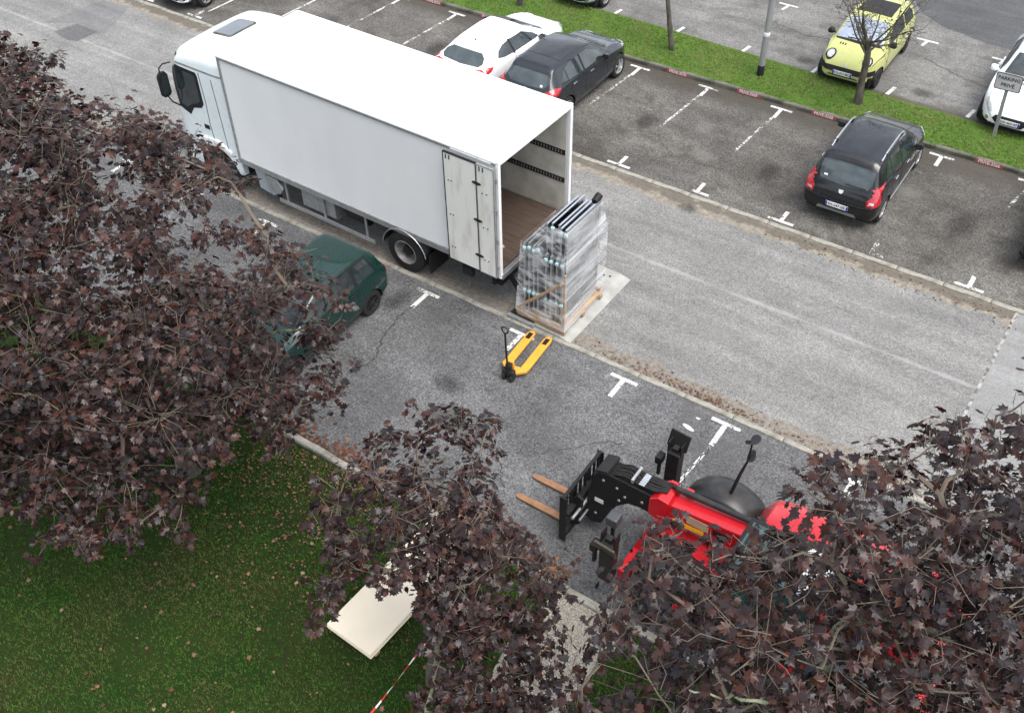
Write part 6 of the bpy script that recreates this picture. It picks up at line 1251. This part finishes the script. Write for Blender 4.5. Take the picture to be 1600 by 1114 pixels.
RIGHT = [(8.77,-15.42,6.34,0.62),(8.9,-14.69,5.15,0.62),(9.04,-13.89,3.84,0.62),(9.89,-15.07,5.28,0.29),(10.1,-13.96,6.12,0.44),(7.4,-14.63,7.51,0.62),(7.28,-13.3,5.92,0.62),(8.2,-15.21,6.7,0.62),(8.26,-14.09,5.02,0.62),(8.32,-13.14,3.6,0.62),(7.53,-16.34,4.84,0.22),(8.6,-13.12,7.29,0.62),(8.66,-12.46,6.65,0.62),(8.75,-11.5,5.72,0.62),(7.86,-13.45,7.35,0.5),(7.85,-12.21,6.09,0.6),(8.34,-15.39,6.31,0.62),(8.4,-14.7,5.18,0.62),(8.48,-13.72,3.58,0.62),(9.43,-15.54,5.4,0.22),(9.4,-13.07,6.89,0.62),(9.51,-12.56,6.37,0.62),(7.2,-15.89,6.49,0.62),(7.04,-14.98,4.86,0.62),(6.9,-15.01,7.14,0.42),(6.64,-13.68,5.34,0.52),(6.41,-12.5,3.75,0.62),(9.25,-14.13,6.83,0.62),(9.41,-13.4,5.96,0.62),(7.09,-15.65,6.94,0.62),(6.88,-14.49,5.1,0.62),(6.69,-13.43,3.42,0.62),(8.16,-12.8,7.35,0.27),(8.19,-11.94,6.56,0.3),(9.47,-15.21,5.94,0.62),(9.61,-14.77,5.21,0.62),(6.91,-16.32,5.58,0.49),(6.8,-15.91,4.66,0.54),(8.4,-15.8,6.32,0.62),(8.49,-14.97,4.82,0.62),(8.57,-14.31,3.65,0.62),(6.37,-16.29,4.91,0.22),(9.0,-15.72,5.65,0.43),(9.07,-15.41,5.06,0.46),(7.82,-14.51,7.27,0.62),(7.81,-13.34,5.85,0.62),(7.59,-14.84,6.72,0.62),(7.53,-13.96,5.49,0.62),(7.45,-12.61,3.61,0.62),(8.91,-12.65,7.22,0.59),(5.97,-15.79,6.44,0.33),(5.59,-14.93,4.94,0.4),(5.34,-14.35,3.92,0.44),(10.04,-13.11,6.35,0.22),(6.9,-14.18,7.32,0.22),(6.68,-12.85,5.8,0.24),(6.48,-11.64,4.42,0.28),(7.72,-16.04,5.8,0.62),(7.7,-15.59,4.89,0.62),(9.32,-14.93,6.53,0.62),(9.53,-14.18,5.44,0.62),(9.71,-13.48,4.43,0.62),(8.65,-15.01,6.8,0.62),(8.81,-13.86,5.17,0.62),(9.76,-14.49,6.31,0.62),(9.92,-14.0,5.64,0.62),(9.19,-14.65,6.81,0.62),(9.43,-13.6,5.41,0.62),(8.49,-14.61,7.22,0.62),(8.61,-13.38,5.69,0.62),(8.73,-12.21,4.23,0.62),(7.87,-15.68,6.5,0.62),(7.86,-14.76,4.94,0.62),(7.26,-14.79,7.11,0.62),(7.12,-13.67,5.64,0.62),(6.95,-12.26,3.79,0.62),(8.73,-13.96,7.4,0.62),(8.91,-12.6,5.93,0.62),(8.33,-16.15,5.62,0.43),(8.37,-15.77,4.81,0.47),(9.66,-14.03,6.6,0.62),(9.83,-13.43,5.86,0.62),(7.38,-16.21,5.73,0.62),(7.3,-15.66,4.57,0.62),(7.25,-15.25,3.71,0.62),(6.45,-16.06,6.11,0.62),(6.23,-15.45,4.91,0.62),(7.42,-13.93,7.49,0.29),(7.32,-12.64,6.11,0.35),(7.21,-11.35,4.74,0.4),(6.52,-15.41,6.91,0.46),(6.23,-14.42,5.39,0.55),(7.93,-13.94,7.17,0.62),(7.93,-12.85,5.96,0.62),(7.94,-11.57,4.53,0.62),(8.18,-14.38,7.14,0.62),(8.23,-13.3,5.85,0.62),(8.77,-14.33,7.26,0.62),(8.94,-13.17,5.9,0.62),(9.09,-12.1,4.64,0.62),(6.0,-15.28,6.91,0.22),(5.58,-14.2,5.32,0.22),(6.69,-15.66,6.58,0.62),(6.4,-14.6,4.79,0.62),(6.19,-13.82,3.5,0.62),(7.99,-16.32,5.26,0.33),(8.92,-15.18,6.67,0.62),(9.12,-14.19,5.18,0.62),(9.28,-13.42,4.03,0.62),(7.53,-15.45,6.7,0.62),(7.45,-14.44,5.12,0.62),(8.12,-15.96,5.89,0.62),(8.16,-15.31,4.61,0.62),(8.18,-14.82,3.65,0.62),(5.7,-16.08,5.42,0.22),(9.34,-12.44,6.83,0.53),(6.97,-16.02,5.93,0.62),(6.86,-15.56,5.01,0.62),(9.74,-12.53,6.77,0.26),(8.87,-14.69,7.09,0.62),(9.08,-13.49,5.56,0.62),(8.32,-13.72,7.37,0.62),(8.39,-12.62,6.21,0.62),(8.46,-11.49,5.02,0.62),(8.93,-13.37,7.35,0.62),(9.06,-12.49,6.46,0.62),(9.96,-14.76,5.72,0.37),(9.58,-13.62,6.71,0.62),(9.71,-13.1,6.12,0.62),(10.29,-14.17,5.78,0.22),(7.58,-16.0,6.41,0.62),(7.5,-15.0,4.58,0.62),(9.1,-15.36,5.98,0.62),(9.25,-14.77,4.98,0.62),(9.37,-14.26,4.11,0.62),(8.75,-15.96,5.32,0.22),(8.19,-14.94,7.03,0.62),(8.26,-13.59,5.19,0.62),(8.31,-12.57,3.81,0.62),(8.53,-12.22,7.19,0.22),(9.1,-13.73,7.06,0.62),(9.28,-12.75,5.99,0.62),(9.41,-12.06,5.23,0.62),(6.04,-16.19,5.18,0.45),(10.06,-14.74,5.49,0.22),(9.14,-12.11,7.03,0.22),(6.44,-15.3,7.12,0.22),(10.18,-14.38,5.67,0.27),(7.21,-14.13,7.67,0.23),(8.53,-16.09,5.2,0.22),(9.37,-12.23,6.96,0.22),(9.95,-12.87,6.53,0.22),(7.96,-13.2,7.51,0.22),(9.92,-15.03,5.3,0.26),(9.23,-15.7,5.65,0.27),(8.69,-12.0,7.03,0.25),(5.95,-15.39,6.57,0.22),(7.54,-16.33,4.92,0.24),(8.77,-15.94,5.45,0.25),(6.72,-15.08,7.12,0.23),(10.18,-13.69,6.09,0.27),(8.05,-16.24,4.95,0.22),(7.56,-13.63,7.66,0.25),(5.75,-16.11,5.32,0.25),(6.97,-16.34,4.96,0.22),(6.99,-14.21,7.51,0.22),(9.66,-15.33,5.35,0.22),(9.96,-13.18,6.43,0.28),(5.99,-16.24,4.86,0.24),(5.74,-15.73,6.28,0.22),(9.7,-12.4,6.89,0.22),(10.35,-13.91,5.94,0.22),(6.02,-15.15,6.71,0.22),(9.78,-12.65,6.66,0.29),(7.42,-13.65,7.35,0.24),(10.16,-13.41,6.18,0.22),(5.74,-15.78,5.83,0.25),(7.72,-13.33,7.61,0.22),(6.66,-16.32,5.07,0.23),(6.34,-16.25,5.02,0.29),(7.84,-16.32,4.71,0.22),(8.19,-12.81,7.42,0.27),(7.26,-16.36,5.09,0.25),(5.5,-15.93,5.38,0.22),(6.87,-14.57,7.57,0.22),(5.65,-15.37,6.19,0.22),(9.06,-15.82,5.51,0.22),(8.92,-11.98,7.12,0.22),(5.37,-13.48,4.39,0.3),(5.2,-13.02,3.72,0.3),(5.16,-13.09,4.24,0.22),(5.26,-13.83,4.21,0.22),(5.06,-13.36,3.48,0.22),(5.13,-13.55,4.37,0.22),(4.94,-13.11,3.72,0.22),(5.62,-13.48,4.26,0.22),(5.46,-12.98,3.53,0.22),(8.18,-12.89,8.0,0.34),(8.0,-13.05,7.82,0.22)]
MID = [(2.8,-14.71,3.96,0.5),(2.26,-14.13,2.87,0.5),(1.86,-13.71,2.09,0.5),(3.56,-15.29,3.45,0.47),(3.18,-14.86,2.51,0.5),(3.61,-14.52,3.77,0.5),(3.31,-14.13,3.06,0.5),(2.9,-13.58,2.05,0.5),(3.89,-16.09,2.35,0.22),(3.89,-15.59,2.89,0.3),(1.45,-14.96,3.85,0.38),(1.1,-14.68,3.29,0.4),(1.66,-13.46,3.97,0.37),(1.87,-14.52,4.27,0.49),(1.42,-14.1,3.53,0.5),(2.32,-13.31,4.0,0.46),(2.1,-15.85,3.51,0.22),(1.78,-15.61,2.92,0.22),(4.49,-15.84,2.34,0.26),(3.8,-14.97,3.43,0.5),(3.51,-14.6,2.68,0.5),(2.27,-14.16,4.14,0.5),(1.88,-13.74,3.45,0.5),(2.08,-15.15,3.8,0.37),(1.77,-14.89,3.25,0.39),(4.17,-15.31,2.75,0.5),(4.1,-14.23,3.5,0.35),(3.9,-13.92,2.94,0.37),(3.15,-15.18,3.57,0.22),(2.75,-14.75,2.68,0.23),(2.35,-14.33,1.78,0.25),(2.73,-13.83,4.06,0.39),(2.43,-13.45,3.47,0.41),(4.88,-15.44,2.39,0.25),(3.16,-14.31,4.03,0.5),(2.77,-13.83,3.21,0.5),(3.74,-14.11,3.79,0.22),(3.42,-13.65,3.01,0.22),(2.7,-15.35,4.01,0.22),(2.09,-14.78,2.81,0.24),(4.46,-14.94,2.54,0.22),(4.18,-15.05,3.3,0.32),(3.53,-15.0,3.95,0.5),(2.99,-14.35,2.68,0.5),(2.64,-13.93,1.87,0.5),(2.4,-14.8,4.21,0.5),(1.79,-14.19,3.09,0.5),(4.41,-15.43,2.42,0.5),(2.66,-14.24,3.98,0.5),(2.23,-13.75,3.14,0.5),(4.1,-14.61,3.31,0.22),(3.93,-14.35,2.8,0.22),(2.01,-15.54,3.74,0.24),(1.52,-15.16,2.89,0.26),(4.09,-15.73,2.39,0.5),(1.37,-13.94,4.07,0.22),(3.6,-15.85,2.52,0.22),(1.79,-12.99,3.98,0.22),(2.22,-12.75,3.97,0.22),(4.79,-15.08,2.48,0.22),(2.04,-15.59,3.59,0.24),(1.38,-13.99,4.01,0.23),(0.96,-14.7,3.84,0.22),(3.57,-15.55,3.49,0.22),(2.33,-12.8,3.91,0.22),(4.2,-16.06,2.32,0.22),(2.8,-13.64,3.99,0.22),(4.55,-15.82,2.33,0.24),(4.22,-14.12,3.31,0.22),(3.53,-15.93,2.42,0.22),(1.45,-13.24,3.97,0.22),(3.68,-15.49,3.07,0.22),(1.98,-12.91,3.96,0.23),(2.28,-15.34,3.74,0.22),(3.9,-16.2,2.33,0.22),(3.15,-15.24,3.73,0.22),(1.32,-14.49,4.05,0.22),(3.82,-14.03,3.56,0.22),(3.17,-14.05,4.18,0.23),(4.89,-15.6,2.36,0.24),(2.04,-15.48,3.96,0.22),(4.36,-14.9,2.55,0.22),(3.35,-13.88,3.91,0.22),(3.65,-15.76,2.74,0.22),(2.48,-13.22,3.91,0.25),(4.85,-15.34,2.42,0.24),(4.14,-14.76,3.36,0.23),(1.54,-15.22,3.94,0.22),(4.12,-14.4,3.3,0.22),(2.72,-15.39,4.01,0.22),(3.32,-15.37,3.56,0.22),(3.62,-13.99,3.8,0.22),(2.07,-16.01,3.29,0.22),(1.23,-13.55,3.89,0.22),(1.91,-15.87,3.54,0.22),(4.3,-14.89,3.05,0.22),(1.68,-13.02,4.01,0.22),(4.09,-14.97,3.03,0.42),(4.4,-14.43,2.79,0.34),(3.55,-15.62,3.06,0.22),(4.42,-14.85,2.76,0.42),(4.27,-15.7,2.47,0.42),(3.68,-14.94,3.42,0.28),(4.72,-15.34,2.52,0.36),(4.14,-16.08,2.42,0.22),(3.84,-15.82,2.83,0.28),(4.05,-14.56,3.12,0.39),(3.77,-15.29,3.27,0.42),(4.28,-15.27,2.87,0.42),(4.75,-14.99,2.61,0.22),(4.22,-14.01,2.95,0.22),(4.63,-15.69,2.45,0.29),(3.42,-15.25,3.47,0.22),(3.11,-14.91,2.73,0.22),(4.0,-15.52,3.02,0.42),(4.97,-15.6,2.46,0.22),(3.19,-15.08,3.81,0.28),(2.8,-14.66,2.97,0.31),(2.38,-14.2,2.03,0.33),(3.13,-14.41,3.76,0.28),(2.76,-13.96,2.95,0.3),(2.93,-14.93,3.91,0.34),(2.47,-14.45,2.96,0.34),(2.08,-14.03,2.14,0.34),(3.13,-14.67,3.66,0.34),(2.8,-14.3,2.95,0.34),(2.79,-15.19,3.92,0.22),(2.25,-14.67,2.85,0.22),(1.88,-14.3,2.1,0.22),(2.79,-14.49,3.74,0.22),(2.45,-14.11,3.06,0.22),(3.47,-14.64,3.77,0.22),(3.16,-14.25,3.05,0.22),(3.32,-14.83,3.53,0.22),(3.04,-14.5,2.88,0.22)]

LIMBS = [([(8.78, -13.33, 5.20), (8.32, -14.00, 6.20), (7.99, -14.48, 6.75), (7.77, -14.71, 7.00), (7.52, -14.70, 7.05), (7.41, -14.63, 7.05)], [.055, .05, .045, .035, .022, .012]),
  ([(8.05, -14.43, 6.70), (7.87, -14.88, 6.95), (7.64, -15.14, 7.00), (7.25, -15.36, 7.00)], [.035, .032, .026, .014]),
  ([(7.89, -14.53, 6.80), (7.63, -14.60, 7.10), (7.50, -14.38, 7.10)], [.028, .02, .01]),
  ([(7.78, -15.19, 6.20), (7.42, -15.71, 6.90), (7.20, -15.98, 7.00), (6.89, -16.11, 7.00), (6.73, -16.17, 7.00)], [.04, .032, .028, .018, .01]),
  ([(8.78, -14.54, 6.00), (8.64, -14.75, 6.80), (8.58, -14.66, 7.10)], [.045, .04, .02])]
maple('maple_tree', 'large dark purple maple on the left, overhanging the green car', (-3.7, -13.75, 0), (-3.65, -13.85, 2.6), LEFT, 142, 21, leaf=(.070, .128), rt=.17, group='purple maples along the lawn')
maple('maple_tree', 'small purple maple in the middle, over the pale boards', (2.45, -14.6, 0), (2.45, -14.55, 1.9), MID, 112, 22, leaf=(.070, .128), rt=.09, group='purple maples along the lawn')
big_maple = maple('maple_tree', 'tall purple maple at lower right with lichened branches, hiding the red telehandler', (7.35, -14.2, 0), (7.3, -14.25, 4.0), RIGHT, 104, 23, leaf=(.066, .124), rt=.17, group='purple maples along the lawn')

for i_, (p_, r_) in enumerate(LIMBS):
    rr_ = random.Random(70 + i_); pv = [Vector((7.3, -14.25, 3.95))] if i_ in (0, 3, 4) else []
    pv += [Vector(q) - Vector((0, 0, .35)) for q in p_]; rad_ = ([.06] if i_ in (0, 3, 4) else []) + [x * .62 for x in r_]
    fine, fr = [], []
    for k in range(len(pv) - 1):
        for j in range(4): t_ = j / 4; fine.append(pv[k].lerp(pv[k + 1], t_) + Vector((rr_.gauss(0, .018), rr_.gauss(0, .018), rr_.gauss(0, .018)))); fr.append((rad_[k] * (1 - t_) + rad_[k + 1] * t_) * rr_.uniform(.82, 1.2))
    fine.append(pv[-1]); fr.append(rad_[-1])
    MB().tube([p - Vector((7.35, -14.2, 0)) for p in fine], fr, 7).build('branch', M_LICHEN, big_maple, smooth=60)

def bare_tree(name, label, base, lean, h, fork, seed, spread=1.1, r0=.085, nb=9, leaves=40):
    r = random.Random(seed); base = Vector(base); root = thing(name, label, 'tree', base, 0, 'young trees on the grass strip')
    top = Vector((lean[0], lean[1], fork)); tr = MB()
    pts = [Vector((0, 0, -.02)), top * .33 + Vector((r.gauss(0, .03), r.gauss(0, .03), 0)), top * .66 + Vector((r.gauss(0, .03), 0, 0)), top]
    tr.tube(pts, [r0 * 1.35, r0, r0 * .92, r0 * .8], 10).build('trunk', M_BARK, root, smooth=60)
    tw = MB(); lp = []
    for b in range(nb):
        a = 2 * math.pi * b / nb + r.gauss(0, .25); s = top * r.uniform(.72, 1.0); up = r.uniform(.9, h - fork)
        e = Vector((s.x + math.cos(a) * spread * r.uniform(.5, 1.1), s.y + math.sin(a) * spread * r.uniform(.5, 1.1), s.z + up * r.uniform(.45, 1)))
        m1 = s.lerp(e, .35) + Vector((0, 0, -.05)); m2 = s.lerp(e, .7) + Vector((r.gauss(0, .06), r.gauss(0, .06), .05))
        MB().tube([s, m1, m2, e], [r0 * .32, r0 * .2, r0 * .12, r0 * .05], 6).build('branch', M_BARK, root, smooth=60)
        for _ in range(17):
            t = r.uniform(.2, 1); p = s.lerp(m1, t / .35) if t < .35 else (m1.lerp(m2, (t - .35) / .35) if t < .7 else m2.lerp(e, (t - .7) / .3))
            q = p + Vector((r.gauss(0, .3), r.gauss(0, .3), r.gauss(.12, .22))); k = p.lerp(q, .5) + Vector((r.gauss(0, .04), r.gauss(0, .04), .03))
            tw.tube([p, k, q], [.007, .0045, .0025], 4, False)
            for _j in range(3):
                u = k.lerp(q, r.random()); z = u + Vector((r.gauss(0, .13), r.gauss(0, .13), r.gauss(.02, .1))); tw.tube([u, z], [.005, .0025], 3, False); lp.append(z)
    tag(tw.build('twigs', M_BARK, root), kind='stuff')
    if leaves:
        sel = r.sample(lp, min(leaves, len(lp))); P = np.array([tuple(p) for p in sel]); n = len(P)
        fo = leaf_batch('foliage', P, np.random.default_rng(seed).normal(0, .6, (n, 3)) + [0, 0, .6], np.random.default_rng(seed + 1).uniform(0, 6.28, n), np.full(n, .06), M_LEAF, root, np.full(n, .1)); fo['kind'] = 'stuff'
    return root
bare_tree('young_tree', 'bare young tree in front of the yellow-green car', (1.76, 4.74, .06), (-.12, .05), 4.4, 1.75, 41, 1.6, .095, 13, 70)
bare_tree('young_tree', 'thin leaning tree trunk left of the lamp post', (-3.71, 4.69, .06), (-.62, .1), 4.8, 2.9, 42, .8, .065, 6, 20)
bare_tree('young_tree', 'young tree trunk on the grass beyond the white hatchback', (-8.96, 4.72, .06), (-.1, .1), 4.8, 2.6, 43, .8, .08, 6, 20)
